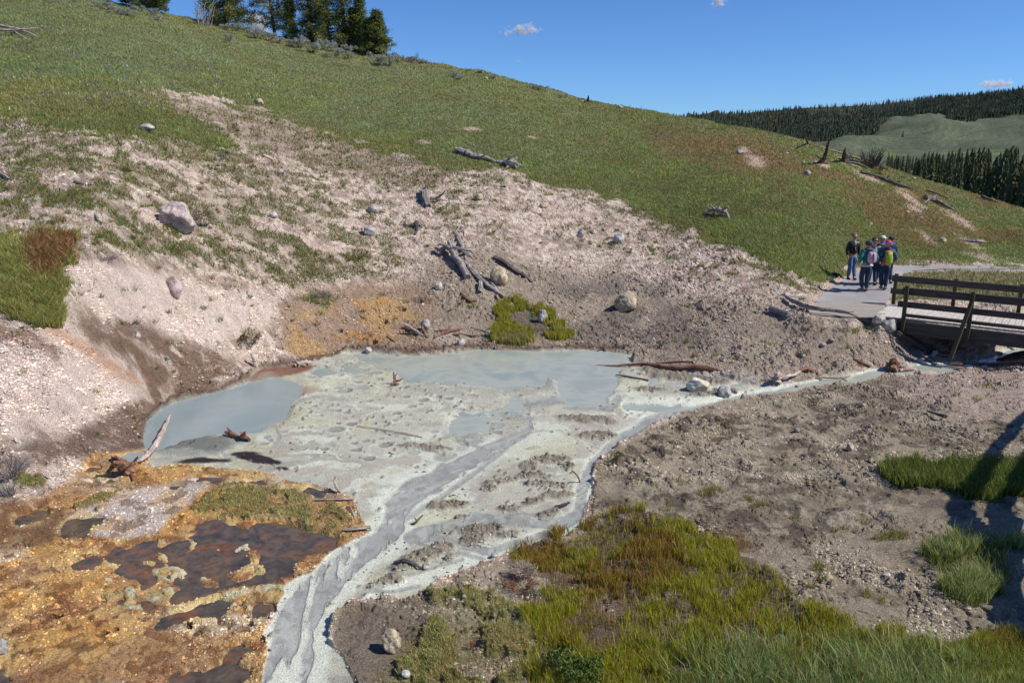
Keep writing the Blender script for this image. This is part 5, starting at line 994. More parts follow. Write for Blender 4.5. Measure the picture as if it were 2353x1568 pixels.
rock(2226, 850, 22, 12, M_RPALE, 'pale rock at the lower edge of the stream below the bridge')
rock(1953, 1034, 19, 14, M_RTAN, 'tan stone beside the small puddle on the right')
rock(1, 1494, 26, 36, M_RGREY, 'grey boulder cut by the left edge of the picture')
rock(50, 1570, 22, 16, M_RPINK, 'pink stone at the bottom left corner')
rock(932, 1570, 20, 18, M_RPALE, 'pinkish white stone at the bottom edge')
rock(315, 785, 15, 14, M_RPINK, 'pinkish stone in the shaded gully of the left bank')
rock(1136, 1285, 19, 13, M_RGREY, 'dark stone at the outer edge of the lower channel')
rock(979, 1313, 18, 13, M_RGREY, 'dark stone at the end of the wet log on the gravel bar')
rock(2166, 560, 16, 12, M_RGREY, 'dark rock on the slope above the path')
rock(2327, 803, 24, 12, M_RPALE, 'grey rock at the right edge in the stream behind the bridge')
rock(2000, 520, 8, 5, M_RPALE, 'small white rock low on the right ridge grass')
smallr = [(1391, 557, 14, 9), (1362, 537, 10, 7), (1411, 632, 12, 9), (1266, 695, 9, 6), (1336, 707, 12, 8), (1418, 602, 12, 8), (813, 482, 16, 12), (1170, 484, 9, 7), (1104, 168, 14, 6), (1117, 181, 9, 6), (1425, 249, 14, 8), (1338, 235, 10, 6), (1066, 1385, 12, 9), (1182, 1238, 15, 9), (2090, 1267, 9, 6), (1866, 979, 12, 7), (1830, 995, 18, 6), (1845, 962, 10, 7), (1982, 937, 14, 5), (2209, 848, 14, 7), (1831, 884, 12, 9), (2296, 810, 16, 9), (1910, 783, 16, 6), (1890, 794, 16, 6), (2091, 791, 14, 7), (947, 1412, 10, 9), (2098, 415, 10, 7), (2084, 487, 12, 9), (2112, 489, 10, 6), (1845, 373, 9, 6), (1808, 352, 9, 6), (1870, 376, 8, 5), (1960, 415, 8, 5), (2040, 447, 7, 5), (2110, 490, 8, 6), (1240, 900, 8, 5), (1301, 964, 12, 5), (1380, 937, 8, 4), (1410, 937, 9, 4), (1368, 1010, 9, 5), (1690, 905, 12, 5), (2115, 500, 9, 5), (1720, 740, 7, 4), (1240, 665, 7, 6), (1183, 612, 6, 6), (1176, 605, 6, 5)]
def pick_slope(n, seed):
    r_ = random.Random(seed); out = []
    while len(out) < n:
        u = r_.uniform(-60, 2400); v = r_.uniform(250, 1500)
        if float(samp(meadow, u, v)) > .3 and r_.random() > .04: continue
        if float(samp(mud, u, v)) > .2 or float(samp(mats, u, v)) > .3 or float(samp(sedge, u, v)) > .3 or float(samp(pathz, u, v)) > .1 or float(samp(moss2, u, v)) > .3: continue
        out.append((u, v, min(10, 2 + abs(r_.gauss(0, 2.4))), 0))
    return out
stones = [rock_mesh('stone', 1, .85, .7, 100 + i, 2) for i in range(6)]; 
for i, s_ in enumerate(stones): s_.materials.append([M_RPALE, M_RGREY, M_RTAN, M_RPALE, M_RGREY, M_RPINK][i])
for i, (u, v, w, h) in enumerate(smallr + pick_slope(230, 4)):
    m = ppm(u, v); k = i % 6; o = link('stone', stones[k]); s_ = w * m / 2; g = G(u, v); o.location = g + Vector((0, 0, s_ * .25)); o.scale = (s_, s_, s_ * random.uniform(.7, 1.1)); o.rotation_euler = (random.uniform(-.2, .2), random.uniform(-.2, .2), random.uniform(0, 6))
    o['label'] = ['small pale loose stone on bare ground', 'small grey loose stone on bare ground', 'small tan loose stone on bare ground', 'small pale loose stone on bare ground', 'small grey loose stone on bare ground', 'small pinkish loose stone on bare ground'][k]
    o['category'] = 'stone'; o['group'] = ['pale loose stones', 'grey loose stones', 'tan loose stones', 'pale loose stones', 'grey loose stones', 'pinkish loose stones'][k]
# pebbles and clods: too many to count
bare_m = (1 - meadow) * (1 - mud) * (1 - mats) * (1 - sedge) * (1 - tuss) * (1 - pathz) * (1 - np.maximum(moss1, moss2)) * (1 - spring)
u, v = scatter(np.clip(bare_m + isl + mats * (1 - ap) * (1 - moss1) * .22, 0, 1) * sst(.36, .6, fbm(X, Y, .8, 4, 12)), 420000, (-100, 200, 2450, 1700)); _k = rng.random(len(u)) > samp(fgr, u, v) * (1 - .75 * samp(sst(.42, .6, fbm(X, Y, 1.3, 4, 8)), u, v)) ; u, v = u[_k], v[_k]; p = gpos(u, v); n = len(u); t = samp(T0, u, v)
bv, bf = [], None
bv = np.array([(1, 0, 0), (-1, 0, 0), (0, 1, 0), (0, -1, 0), (0, 0, 1), (0, 0, -1)], float); bf = np.array([(0, 2, 4), (2, 1, 4), (1, 3, 4), (3, 0, 4), (2, 0, 5), (1, 2, 5), (3, 1, 5), (0, 3, 5)])
s_ = np.clip(np.exp(rng.normal(-3.95, .45, n)) * (t / 20) ** .6, .006, .06); jit = 1 + rng.uniform(-.35, .35, (n, len(bv), 1)); sc = np.stack([s_, s_ * rng.uniform(.7, 1.2, n), s_ * rng.uniform(.4, .8, n)], 1)
co = (bv[None] * jit * sc[:, None] + (p + np.array([0, 0, .002]))[:, None]).reshape(-1, 3); ff = (bf[None] + np.arange(n)[:, None, None] * len(bv)).reshape(-1, 3)
cb = samp(C, u, v); cc_ = cb * rng.uniform(.6, 1.5, (n, 1)); wm = rng.random(n) < .025; cc_[wm] = lin(210, 204, 198) * rng.uniform(.8, 1.1, (wm.sum(), 1))
me = raw_mesh('pebbles', co, ff, False); add_col(me, 'Col', np.repeat(cc_, len(bv), 0)); B = NB('pebble'); at = B.n('ShaderNodeAttribute', attribute_name='Col'); B.l(at.outputs[0], B.b.inputs['Base Color']); B.b.inputs['Roughness'].default_value = .95; M_PEB = B.m
link('pebbles', me, M_PEB, label='clods and pebbles littering the bare soil', cat='gravel', kind='stuff')
# crumbs of dark debris and bits of wood on the mud
u, v = scatter(mud * (1 - pool) * (1 - cm) * sst(.47, .6, fbm(X, Y, .6, 4, 2)), 7000, (600, 830, 2100, 1560)); p = gpos(u, v); n = len(u); t = samp(T0, u, v)
s_ = np.clip(np.exp(rng.normal(-4.5, .5, n)) * (t / 15) ** .5, .004, .03); jit = 1 + rng.uniform(-.4, .4, (n, len(bv), 1)); sc = np.stack([s_ * rng.uniform(.8, 2, n), s_, s_ * .8], 1)
co = (bv[None] * jit * sc[:, None] + p[:, None]).reshape(-1, 3); ff = (bf[None] + np.arange(n)[:, None, None] * len(bv)).reshape(-1, 3)
me = raw_mesh('debris', co, ff, False); add_col(me, 'Col', np.repeat(mixc(lin(96, 84, 72), [(.3, lin(140, 130, 118)), (.2, lin(60, 48, 40))], n), len(bv), 0)); link('debris', me, M_PEB, label='dark crumbs of debris scattered over the pale mud', cat='debris', kind='stuff')

# ------------------------------------------------------------------ bushes
def leaf_cloud(cen, rad, size, col, seed, jitter_=.25, flat_=1.0):
    r_ = np.random.default_rng(seed); n = len(cen); d = r_.normal(size=(n, 3)); d /= np.linalg.norm(d, axis=1)[:, None]; e = r_.normal(size=(n, 3)); e -= (e * d).sum(1)[:, None] * d; e /= np.linalg.norm(e, axis=1)[:, None] + 1e-9
    s = size * r_.uniform(.6, 1.4, (n, 1)); a = cen + d * s; b = cen - d * s * .6 + e * s * .45; c = cen - d * s * .6 - e * s * .45
    co = np.stack([a, b, c], 1).reshape(-1, 3); return co, np.repeat(col, 3, 0)
def bush_mesh(name, n, size, cols, seed, stems=True, h=.8, lobes=9):
    r_ = np.random.default_rng(seed); lob = np.stack([r_.uniform(-.75, .75, lobes), r_.uniform(-.75, .75, lobes), r_.uniform(.35, .75, lobes) * h], 1); lr = r_.uniform(.22, .42, lobes)
    k = r_.integers(0, lobes, n); d = r_.normal(size=(n, 3)); d /= np.linalg.norm(d, axis=1)[:, None]; d[:, 2] = np.abs(d[:, 2]) * 1.0 - .25
    cen = lob[k] + d * (lr[k] * r_.uniform(.6, 1.08, n))[:, None]; cen[:, 2] = np.maximum(cen[:, 2], .02)
    cc = cols[r_.integers(0, len(cols), n)] * r_.uniform(.7, 1.3, (n, 1)); co, c = leaf_cloud(cen, 1, size, cc, seed + 1)
    me = raw_mesh(name, co, np.arange(len(co)).reshape(-1, 3), False); add_col(me, 'Col', c); me.materials.append(M_NEEDLE)
    paths = [[(0, 0, -.1, .03), (lob[i][0] * .5, lob[i][1] * .5, lob[i][2] * .4, .02), (lob[i][0], lob[i][1], lob[i][2], .008)] for i in range(lobes)]
    st = tubes_mesh('stem', paths, seg=4, sub=2, seed=seed); st.materials.append(M_WDARK); return me, st
sg_cols = np.array([lin(156, 164, 148), lin(172, 178, 164), lin(136, 144, 128), lin(164, 158, 150)])
sagem = [bush_mesh('foliage', 1500, .055, sg_cols, 40 + i) for i in range(5)]
SAGE = [(515, 68, 24, 15), (540, 71, 30, 17), (565, 74, 24, 15), (526, 93, 22, 15), (590, 88, 34, 19), (615, 92, 32, 20), (637, 99, 26, 14), (670, 106, 26, 15), (690, 110, 34, 22), (716, 119, 40, 25), (740, 114, 30, 22), (762, 119, 26, 22), (776, 126, 24, 18), (800, 122, 30, 18), (797, 134, 26, 18), (830, 120, 16, 10), (852, 124, 22, 11), (868, 148, 36, 25), (893, 150, 34, 24), (915, 143, 22, 20), (940, 142, 28, 14), (963, 144, 20, 10), (250, 20, 24, 15), (273, 32, 34, 17), (296, 36, 26, 15), (322, 27, 28, 14), (352, 38, 26, 15), (364, 47, 20, 12), (113, 6, 12, 9), (174, 6, 12, 9), (1040, 178, 20, 12), (1055, 182, 18, 11), (1104, 168, 14, 9), (1133, 180, 16, 8), (1240, 206, 30, 11), (1297, 224, 20, 9), (1078, 163, 9, 7), (977, 143, 10, 6), (225, 14, 20, 12), (756, 132, 20, 12)]
for i, (u, v, w, h) in enumerate(SAGE):
    w *= 1.25; h *= 1.35; v += 1.5
    v = max(v, float(vsky(u)) + 1.5); m = ppm(u, v); fo, st = sagem[i % 5]
    o = empty('sagebrush', G(u, v, -.02), 'silvery grey green sagebrush growing along the meadow crest', 'shrub', 'sagebrush along the crest', random.uniform(0, 6)); o.scale = (w * m / 1.9, w * m / 1.9, h * m / .98)
    link('foliage', fo, parent=o); link('stem', st, parent=o)
# leafy plants
def plant(u, v, w, h, cols, n, size, name, label, cat='plant', seed=0, group=None, lobes=9):
    fo, st = bush_mesh('foliage', n, size, cols, 300 + seed, lobes=lobes); m = ppm(u, v); o = empty(name, G(u, v, -.01), label, cat, group); o.scale = (w * m / 1.9, w * m / 1.9, h * m / .98); link('foliage', fo, parent=o); link('stem', st, parent=o); return o
plant(1322, 1562, 125, 84, np.array([lin(86, 104, 44), lin(112, 130, 62), lin(64, 84, 34)]), 2200, .06, 'leafy_shrub', 'dark green leafy shrub at the bottom edge in front of the sedge', 'shrub', 1, lobes=16)
plant(1080, 1492, 30, 34, np.array([lin(190, 100, 96), lin(120, 118, 60)]), 260, .07, 'red_flowered_plant', 'small plant with pinkish red leaves among the moss cushions', 'plant', 2)
plant(575, 790, 60, 38, np.array([lin(112, 64, 56), lin(96, 98, 50), lin(84, 62, 50)]), 900, .05, 'reddish_shrub', 'reddish brown shrub hanging on the bank above the stump', 'shrub', 3, lobes=14)
plant(470, 525, 62, 44, np.array([lin(118, 98, 84), lin(140, 120, 104), lin(100, 92, 62)]), 1500, .035, 'dry_shrub', 'brown dry shrub right of the large pinkish boulder', 'shrub', 4, lobes=14)
plant(2019, 400, 34, 26, np.array([lin(84, 92, 52), lin(104, 84, 62)]), 800, .05, 'ridge_shrub', 'brownish green shrub right of the leafless bush on the ridge', 'shrub', 5)
for i, (u, v, lab) in enumerate([(345, 391, 'blue lupin left on the grassy part of the bare slope'), (512, 366, 'tallest blue lupin below the upper grass tongue'), (650, 405, 'green lupin plant with few flowers on the right of the slope patch')]):
    plant(u, v, 22, 15, np.array([lin(76, 104, 50), lin(92, 118, 58), lin(100, 110, 190)]), 380, .07, 'lupin', lab, 'plant', 10 + i)
for i, (u, v, w, h, cols, lab) in enumerate([(1667, 982, 46, 22, [lin(104, 84, 50), lin(110, 112, 46), lin(90, 66, 44)], 'brown green cushion plant on the mud bank right of the channel'), (1415, 1068, 44, 28, [lin(74, 82, 44), lin(92, 78, 52)], 'dark cushion plant at the tip of the mud bank by the right channel'), (570, 0, 0, 0, None, '')]):
    if cols: plant(u, v, w, h, np.array(cols), 900, .05, 'cushion_plant', lab, 'plant', 20 + i)
# twiggy things
def twigs(u, v, w, h, n, mat, name, label, cat='bush', seed=1, tall=False, rr=.004):
    m = ppm(u, v); r_ = random.Random(seed); W_, H_ = w * m / 2, h * m; paths = []
    for i in range(n):
        a = r_.uniform(0, 6.28); q = r_.uniform(.1, .5) * W_; x, y = math.cos(a) * q, math.sin(a) * q; a2 = a + r_.uniform(-1, 1); L = r_.uniform(.5, 1)
        e = (x + math.cos(a2) * W_ * L * .7, y + math.sin(a2) * W_ * L * .7, H_ * r_.uniform(.25, 1)); md = ((x + e[0]) / 2 + r_.gauss(0, .1) * W_, (y + e[1]) / 2 + r_.gauss(0, .1) * W_, e[2] * r_.uniform(.5, .9))
        paths.append([(x, y, -.02, rr), (*md, rr * .8), (*e, rr * .3)])
    me = tubes_mesh(name, paths, seg=4, sub=3, seed=seed, groove=.1); o = link(name, me, mat, label=label, cat=cat); o.location = G(u, v); return o
twigs(20, 1088, 120, 46, 260, M_WGREY, 'dead_brush', 'grey tangled dead brush at the left edge above the orange mats', 'bush', 1)
twigs(20, 1135, 50, 34, 90, M_WGREY, 'dead_brush', 'smaller grey dead brush clump below the large one at the left edge', 'bush', 2)
twigs(1200, 1330, 70, 26, 260, M_WPALE, 'dry_tussock', 'bleached dry tussock at the left edge of the sedge', 'grass tuft', 3, rr=.003)
twigs(1195, 1350, 110, 14, 160, M_WRED, 'dry_tussock', 'flattened brown straw below the bleached tussock', 'grass tuft', 4, rr=.003)
twigs(2000, 384, 62, 44, 110, M_WDARK, 'leafless_bush', 'leafless dark bush with arching branches on the right ridge', 'bush', 5, rr=.018)
twigs(1946, 372, 30, 20, 26, M_WDARK, 'leafless_bush', 'small leafless bush beside the broken snag on the ridge', 'bush', 6, rr=.014)
twigs(470, 60, 60, 62, 30, M_WGREY, 'dead_branches', 'grey dead branches at the left side of the dark skyline pine', 'branch', 7, rr=.03)
twigs(740, 800, 0.1, 0.1, 1, M_WDARK, 'twig', 'thin dark twig at the foot of the ochre bank', 'stick', 8)
twigs(958, 142, 12, 26, 12, M_WDARK, 'dead_sapling', 'small leafless sapling on the meadow crest right of the pines', 'tree', 9, rr=.012)
twigs(720, 92, 34, 46, 26, M_WGREY, 'dead_branches', 'grey bare twigs in the gap between the skyline pines', 'branch', 10, rr=.02)
twigs(735, 680, 60, 16, 120, M_WGREY, 'dry_grass_clump', 'dry grey grass hanging over the ochre bank', 'grass tuft', 11, rr=.004)
twigs(300, 745, 70, 14, 60, M_WDARK, 'root_tangle', 'fine dark roots in the brown gully of the left bank', 'root', 12, rr=.004)
twigs(1640, 1160, 60, 8, 90, M_WPALE, 'straw', 'bleached straw lying behind the sedge', 'grass tuft', 13, rr=.003)
twigs(240, 595, 80, 14, 120, M_WGREY, 'dry_grass_clump', 'dry grass fringe hanging over the top of the pink bank', 'grass tuft', 14, rr=.004)

# ------------------------------------------------------------------ skyline pines
nd_cols = np.array([lin(92, 104, 50), lin(120, 126, 58), lin(72, 86, 46), lin(142, 142, 70)])
def pine(u, vb, vt, w, label, seed, style='full', lean=0.0, dens=1.0):
    vb = max(vb, float(vsky(u)) + 1); m = ppm(u, vb); g = G(u, vb); H_ = (vb - vt) * m * 1.02; W_ = w * m / 2; r_ = np.random.default_rng(seed)
    o = empty('pine_tree', g, label, 'tree', None)
    tr = [(0, 0, -.3, .028 * H_), (lean * .3 * H_, 0, H_ * .4, .020 * H_), (lean * .7 * H_, 0, H_ * .75, .011 * H_), (lean * H_, 0, H_ * .99, .004 * H_)]
    paths = [tr]; cen = []; tip = []
    nl = int((60 if style == 'full' else 44) * dens); z0 = .0 if style != 'open' else .08
    for i in range(nl):
        f_ = z0 + (1 - z0) * (i + r_.random()) / nl; a_ = i * 2.4 + r_.uniform(-.5, .5)
        if style == 'spire': L = W_ * (1 - f_) ** .8 * r_.uniform(.7, 1.15) + .12
        elif style == 'open': L = W_ * (1 - abs(f_ - .45) * 1.3) * r_.uniform(.5, 1.2) + .15
        else: L = W_ * (1.02 - f_) ** (.62 if H_ > 6.5 else .95) * r_.uniform(.55, 1.15) + .15
        x0 = lean * f_ * H_; z = f_ * H_; rise = (.25 if style != 'spire' else .05) * L * r_.uniform(-.2, 1.2)
        e = np.array([x0 + math.cos(a_) * L, math.sin(a_) * L, z + rise]); paths.append([(x0, 0, z, .010 * H_ * (1.1 - f_)), ((x0 + e[0]) / 2, e[1] / 2, z + rise * .25, .006 * H_ * (1.1 - f_)), (*e, .02)])
        nc = max(3, int(L / .28))
        for q in range(nc):
            s = (q + 1) / nc; s = .3 + .7 * s; c_ = np.array([x0 + (e[0] - x0) * s, e[1] * s, z + rise * s ** 2]) + r_.normal(0, .06 + .05 * L, 3) * np.array([1, 1, .6]); cen.append(c_)
    for q in range(5): cen.append(np.array([lean * H_, 0, H_ * (1 - .02 * q)]))
    cen = np.array(cen); k = 60; rad = min(.26, .10 + .022 * H_)
    pts = np.repeat(cen, k, 0) + r_.normal(0, 1, (len(cen) * k, 3)) * rad * np.array([.8, .8, .55]); base = nd_cols[r_.integers(0, 4, len(cen))] * r_.uniform(.75, 1.25, (len(cen), 1))
    co, c = leaf_cloud(pts, 1, .07, np.repeat(base, k, 0) * r_.uniform(.75, 1.25, (len(pts), 1)), seed)
    me = raw_mesh('crown', co, np.arange(len(co)).reshape(-1, 3), False); add_col(me, 'Col', c); link('crown', me, M_NEEDLE, parent=o)
    link('trunk', tubes_mesh('trunk', paths, seg=6, sub=3, seed=seed, groove=.1), M_WDARK, parent=o); return o
pine(322, 12, -75, 90, 'dark pine leftmost on the skyline, behind the sagebrush', 1)
pine(366, 30, -50, 44, 'slim pine touching the right side of the leftmost pine', 2, 'open')
pine(520, 56, -130, 130, 'broad dark pine standing behind grey dead branches', 3, 'full', 0, 1.7)
pine(632, 80, -70, 80, 'open branched pine right of the gap showing a white cloud', 4, 'open', -.12, 1.2)
pine(668, 90, -4, 26, 'slender spire pine right of the open branched pine', 5, 'spire')
pine(715, 98, -120, 80, 'tall dark pine at the left of the biggest cluster', 6, 'full', 0, 1.4)
pine(752, 104, -140, 96, 'tallest sunlit pine in the middle of the biggest cluster', 7, 'full', 0, 1.6)
pine(792, 108, -70, 40, 'narrow tall pine at the right of the biggest cluster', 8, 'spire', 0, 1.2)
pine(829, 114, -2, 34, 'thin spire pine second from the right end of the row', 9, 'spire', 0, 1.3)
pine(812, 112, 28, 24, 'short spire pine tucked left of the thin spire', 10, 'spire')
pine(868, 128, 38, 72, 'bushy low pine at the right end of the row', 11, 'full', 0, 1.4)
pine(850, 124, 52, 44, 'small bushy pine just left of the rightmost one', 12, 'full')

# ------------------------------------------------------------------ path, ramp and bridge
le = [(1872, 694), (1890, 678), (1915, 659), (1948, 637), (1985, 618), (2050, 610), (2150, 611), (2352, 613), (2700, 610)]
re_ = [(2036, 700), (2042, 682), (2049, 666), (2058, 648), (2072, 634), (2096, 623), (2160, 619), (2352, 620), (2700, 619)]
n = 160; s = np.linspace(0, len(le) - 1, n); L_ = np.array([[np.interp(q, range(len(le)), [p_[k] for p_ in le]) for k in (0, 1)] for q in s]); R_ = np.array([[np.interp(q, range(len(re_)), [p_[k] for p_ in re_]) for k in (0, 1)] for q in s])
w = np.linspace(0, 1, 22)[None, :, None]; UV = L_[:, None] * (1 - w) + R_[:, None] * w
L_j = (rng.random((n, 1)) - .5) * 4; UV[:, 0, 0] += L_j[:, 0]; UV[:, -1, 0] += L_j[::-1, 0] * .5
me = grid_mesh('path', samp(X, UV[..., 0], UV[..., 1]), samp(Y, UV[..., 0], UV[..., 1]), samp(ZZ, UV[..., 0], UV[..., 1]) + .022); link('path', me, M_ASPH, kind='structure')

def beam_arrays(p0, p1, w_, h_, upv=Vector((0, 0, 1))):
    d = (p1 - p0).normalized(); s_ = d.cross(upv)
    if s_.length < 1e-3: s_ = Vector((1, 0, 0))
    s_.normalize(); u_ = s_.cross(d).normalized(); b = min(w_, h_) * .12; pr = [(-w_ / 2 + b, -h_ / 2), (w_ / 2 - b, -h_ / 2), (w_ / 2, -h_ / 2 + b), (w_ / 2, h_ / 2 - b), (w_ / 2 - b, h_ / 2), (-w_ / 2 + b, h_ / 2), (-w_ / 2, h_ / 2 - b), (-w_ / 2, -h_ / 2 + b)]
    v_ = [p0 + s_ * x + u_ * y for x, y in pr] + [p1 + s_ * x + u_ * y for x, y in pr]; f_ = [tuple(range(7, -1, -1)), tuple(range(8, 16))] + [(i, (i + 1) % 8, 8 + (i + 1) % 8, 8 + i) for i in range(8)]
    return v_, f_
def beams(name, lst, mat, parent=None, org=Vector((0, 0, 0)), **k):
    """beam meshes with their long axis on local X, so the grain runs along them"""
    d = (lst[0][1] - lst[0][0]).normalized(); q = Vector((1, 0, 0)).rotation_difference(d); qi = q.inverted(); o0 = lst[0][0].copy(); vs, fs_ = [], []
    for b in lst:
        v_, f_ = beam_arrays(*b); off = len(vs); vs += [qi @ (x - o0) for x in v_]; fs_ += [tuple(i + off for i in f) for f in f_]
    me = bpy.data.meshes.new(name); me.from_pydata(vs, [], fs_); o = link(name, me, mat, **k); o.location = o0 - org; o.rotation_mode = 'QUATERNION'; o.rotation_quaternion = q
    if parent: o.parent = parent
    return o
DZ = 1.03
A_ = Vector(pz(2075, 731, DZ)); B_ = Vector(pz(2352, 762, DZ)); E_ = (B_ - A_).normalized(); N_ = Vector((-E_.y, E_.x, 0))
if N_.y < 0: N_ = -N_
FA = Vector(pz(2051.6, 699, DZ)); Wd = (FA - A_).dot(N_)
def s_at(org, u, z):
    # distance along E_ at which the line org + s E_ (at height z) crosses picture column u
    k_ = (u - CU) / F; o_ = Vector((org.x, org.y, z)); c0 = o_.y * cP + (HC - z) * sP
    return (k_ * c0 - o_.x) / (E_.x - k_ * E_.y * cP)
bridge = empty('footbridge', A_, 'dark railed wooden footbridge with a pale plank deck crossing the stream', 'bridge')
def BP(s_, q_, z): return A_ + E_ * s_ + N_ * q_ + Vector((0, 0, z - DZ))
SE = 6.5
pl = []
for i in range(int((SE + .75) / .15)):
    s_ = -.75 + i * .15; q0 = 0 if s_ > -.02 else 0
    pl.append((BP(s_ + .07, 0 if s_ > 0 else .0, DZ - .02 + random.uniform(-.003, .003)), BP(s_ + .07, Wd, DZ - .02 + random.uniform(-.003, .003)), .138, .04))
beams('deck', pl, M_DECK, bridge, A_)
beams('side_beam', [(BP(-.1, -.03, DZ - .24), BP(SE, -.03, DZ - .24), .09, .36)], M_RAIL, bridge, A_)
beams('side_beam', [(BP(-.1, Wd + .03, DZ - .24), BP(SE, Wd + .03, DZ - .24), .09, .36)], M_RAIL, bridge, A_)
beams('curb', [(BP(.02, .06, DZ + .085), BP(SE, .06, DZ + .085), .09, .09)], M_RAIL, bridge, A_); beams('curb', [(BP(-.1, Wd - .06, DZ + .085), BP(SE, Wd - .06, DZ + .085), .09, .09)], M_RAIL, bridge, A_)
np_ = [s_at(A_, 2081, DZ + .4), s_at(A_, 2231, DZ + .4)]; sp = np_[1] - np_[0]; np_ += [np_[1] + sp * k_ for k_ in (1, 2)]
fp_ = [s_at(FA - N_ * 0, 2055, DZ + .6), s_at(FA, 2193, DZ + .7), s_at(FA, 2345, DZ + .7)]; fo_ = (FA - A_).dot(E_); fp_ = [q + fo_ for q in fp_]; fp_ += [fp_[2] + 1.6]
for i, s_ in enumerate(np_): beams('post', [(BP(s_, -.125, DZ - .34 - (.12 if i == 1 else 0)), BP(s_, -.125, DZ + .93), .10, .10, E_)], M_POST, bridge, A_)
for s_ in fp_: beams('post', [(BP(s_, Wd + .125, DZ - .36), BP(s_, Wd + .125, DZ + .91), .10, .10, E_)], M_POST, bridge, A_)
for (zc, hh_, ls) in ((.775, .19, -.12), (.40, .165, -.2)):
    beams('rail', [(BP(np_[0] + ls, -.05, DZ + zc), BP(SE, -.05, DZ + zc), .04, hh_)], M_RAIL, bridge, A_)
    beams('rail', [(BP(fp_[0] - .1, Wd + .05, DZ + zc), BP(SE, Wd + .05, DZ + zc), .04, hh_)], M_RAIL, bridge, A_)
b1 = BP(np_[1], -.18, DZ + .68); b0 = BP(np_[1] - .25, -.75, DZ - .78)
beams('brace', [(b0, b1, .10, .10, E_)], M_POST, bridge, A_)
b1 = BP(np_[3], -.18, DZ + .68); b0 = BP(np_[3] - .25, -.75, DZ - .78); beams('brace', [(b0, b1, .10, .10, E_)], M_POST, bridge, A_)
# timber crib steps under the bridge end
for i, (u0, v0, u1, v1) in enumerate([(2046, 758, 2138, 810), (2056, 756, 2146, 806)]):
    a0, a1 = G(u0, v0, .05), G(u1, v1, .05); beams('bank_timber', [(a0, a1, .10, .12)], M_RAIL, label=['outer dark timber laid down the bank beside the bridge', 'inner dark timber laid down the bank under the bridge'][i], cat='timber', group='timbers along the bank')
# the ramp: boards along the picture's width
c4 = [Vector(pz(u, v, DZ)) for u, v in ((1874, 689), (2034, 696), (2033, 730), (1862, 722))]; pl = []
nb_ = 14
for i in range(nb_):
    f_ = (i + .5) / nb_; a0 = c4[3].lerp(c4[0], f_); a1 = c4[2].lerp(c4[1], f_); wd_ = (c4[1] - c4[2]).length / nb_
    pl.append((a0 + Vector((0, 0, -.018)), a1 + Vector((0, 0, -.018 + random.uniform(-.004, .004))), wd_ * .95, .035))
beams('board_ramp', pl, M_DECKG, label='grey plank landing between the asphalt path and the footbridge', cat='boardwalk')

# ------------------------------------------------------------------ dead tree outside the frame whose shadow falls on the right foreground
SUN_EL = R(47); SH = Vector((-1, .22, 0)).normalized(); SD = Vector((-SH.x * math.cos(SUN_EL), -SH.y * math.cos(SUN_EL), math.sin(SUN_EL)))
def shp(u, v, h, r): g = G(min(u, 2600), v); q = g + SD * (h / SD.z); return (q.x, q.y, q.z, r)
tA = [shp(2480, 1540, 0, .16), shp(2330, 1455, .9, .15), shp(2308, 1380, 1.4, .13), shp(2302, 1310, 1.7, .14), shp(2285, 1255, 2.1, .2), shp(2235, 1235, 2.4, .14), shp(2207, 1190, 2.6, .13), shp(2206, 1143, 2.9, .12), shp(2240, 1085, 3.3, .10), shp(2280, 1035, 3.6, .09), shp(2352, 955, 4.1, .08), shp(2430, 890, 4.6, .07)]
tB = [shp(2300, 1262, 2.0, .18), shp(2308, 1205, 2.3, .13), shp(2304, 1144, 2.7, .11), shp(2360, 1050, 3.4, .09), shp(2440, 975, 4.0, .07)]
me = tubes_mesh('dead_tree', [tA, tB, [shp(2320, 1265, 1.9, .14), shp(2360, 1250, 2.0, .2), shp(2420, 1230, 2.2, .1)]], seg=8, sub=5, seed=9, wob=.1); link('dead_tree', me, M_WGREY, label='forked dead tree beyond the right edge, casting the dark forked shadow', cat='tree')

# ------------------------------------------------------------------ clouds
def cloud(u, v, w, h, label, dens, seed, dist=3200):
    a0, d0, e0 = [float(q) for q in rays(u, v)]; me = bpy.data.meshes.new('cloud'); bm = bmesh.new(); bmesh.ops.create_icosphere(bm, subdivisions=3, radius=1); bm.to_mesh(me); bm.free()
    B = NB('cloud_vapour'); B.t.nodes.remove(B.b); tc = B.obj(); pv = B.n('ShaderNodeVolumePrincipled'); B.l(pv.outputs[0], B.o.inputs['Volume'])
    ln = B.n('ShaderNodeVectorMath', operation='LENGTH'); B.l(tc, ln.inputs[0]); mp_ = B.n('ShaderNodeMapping'); mp_.inputs['Scale'].default_value = (w / h * .6, .6, .8); mp_.inputs['Location'].default_value = (seed, seed * 2, 0); B.l(tc, mp_.inputs[0])
    nz_ = B.noise(1.9, 6, .62, mp_.outputs[0]); d_ = B.math('ADD', B.math('MULTIPLY', B.math('SUBTRACT', nz_.outputs[0], .5), 3.2), B.math('SUBTRACT', .62, ln.outputs['Value'])); d_ = B.math('MAXIMUM', d_, 0); B.l(B.math('MULTIPLY', d_, dens), pv.inputs['Density'])
    pv.inputs['Color'].default_value = (1, 1, 1, 1); pv.inputs['Anisotropy'].default_value = .2
    o = link('cloud', me, B.m, label=label, cat='cloud'); m = dist / F; o.location = (a0 * dist, d0 * dist, HC + e0 * dist); o.scale = (w * m / 2, h * m * .8, h * m / 2); o.rotation_euler.y = R(-6 if w > h * 2 else 0)
cloud(1200, 70, 120, 34, 'thin elongated white cloud alone in the middle of the blue sky', .12, 1)
cloud(592, 52, 80, 70, 'white cloud showing in the gap between the skyline pines', .14, 2)
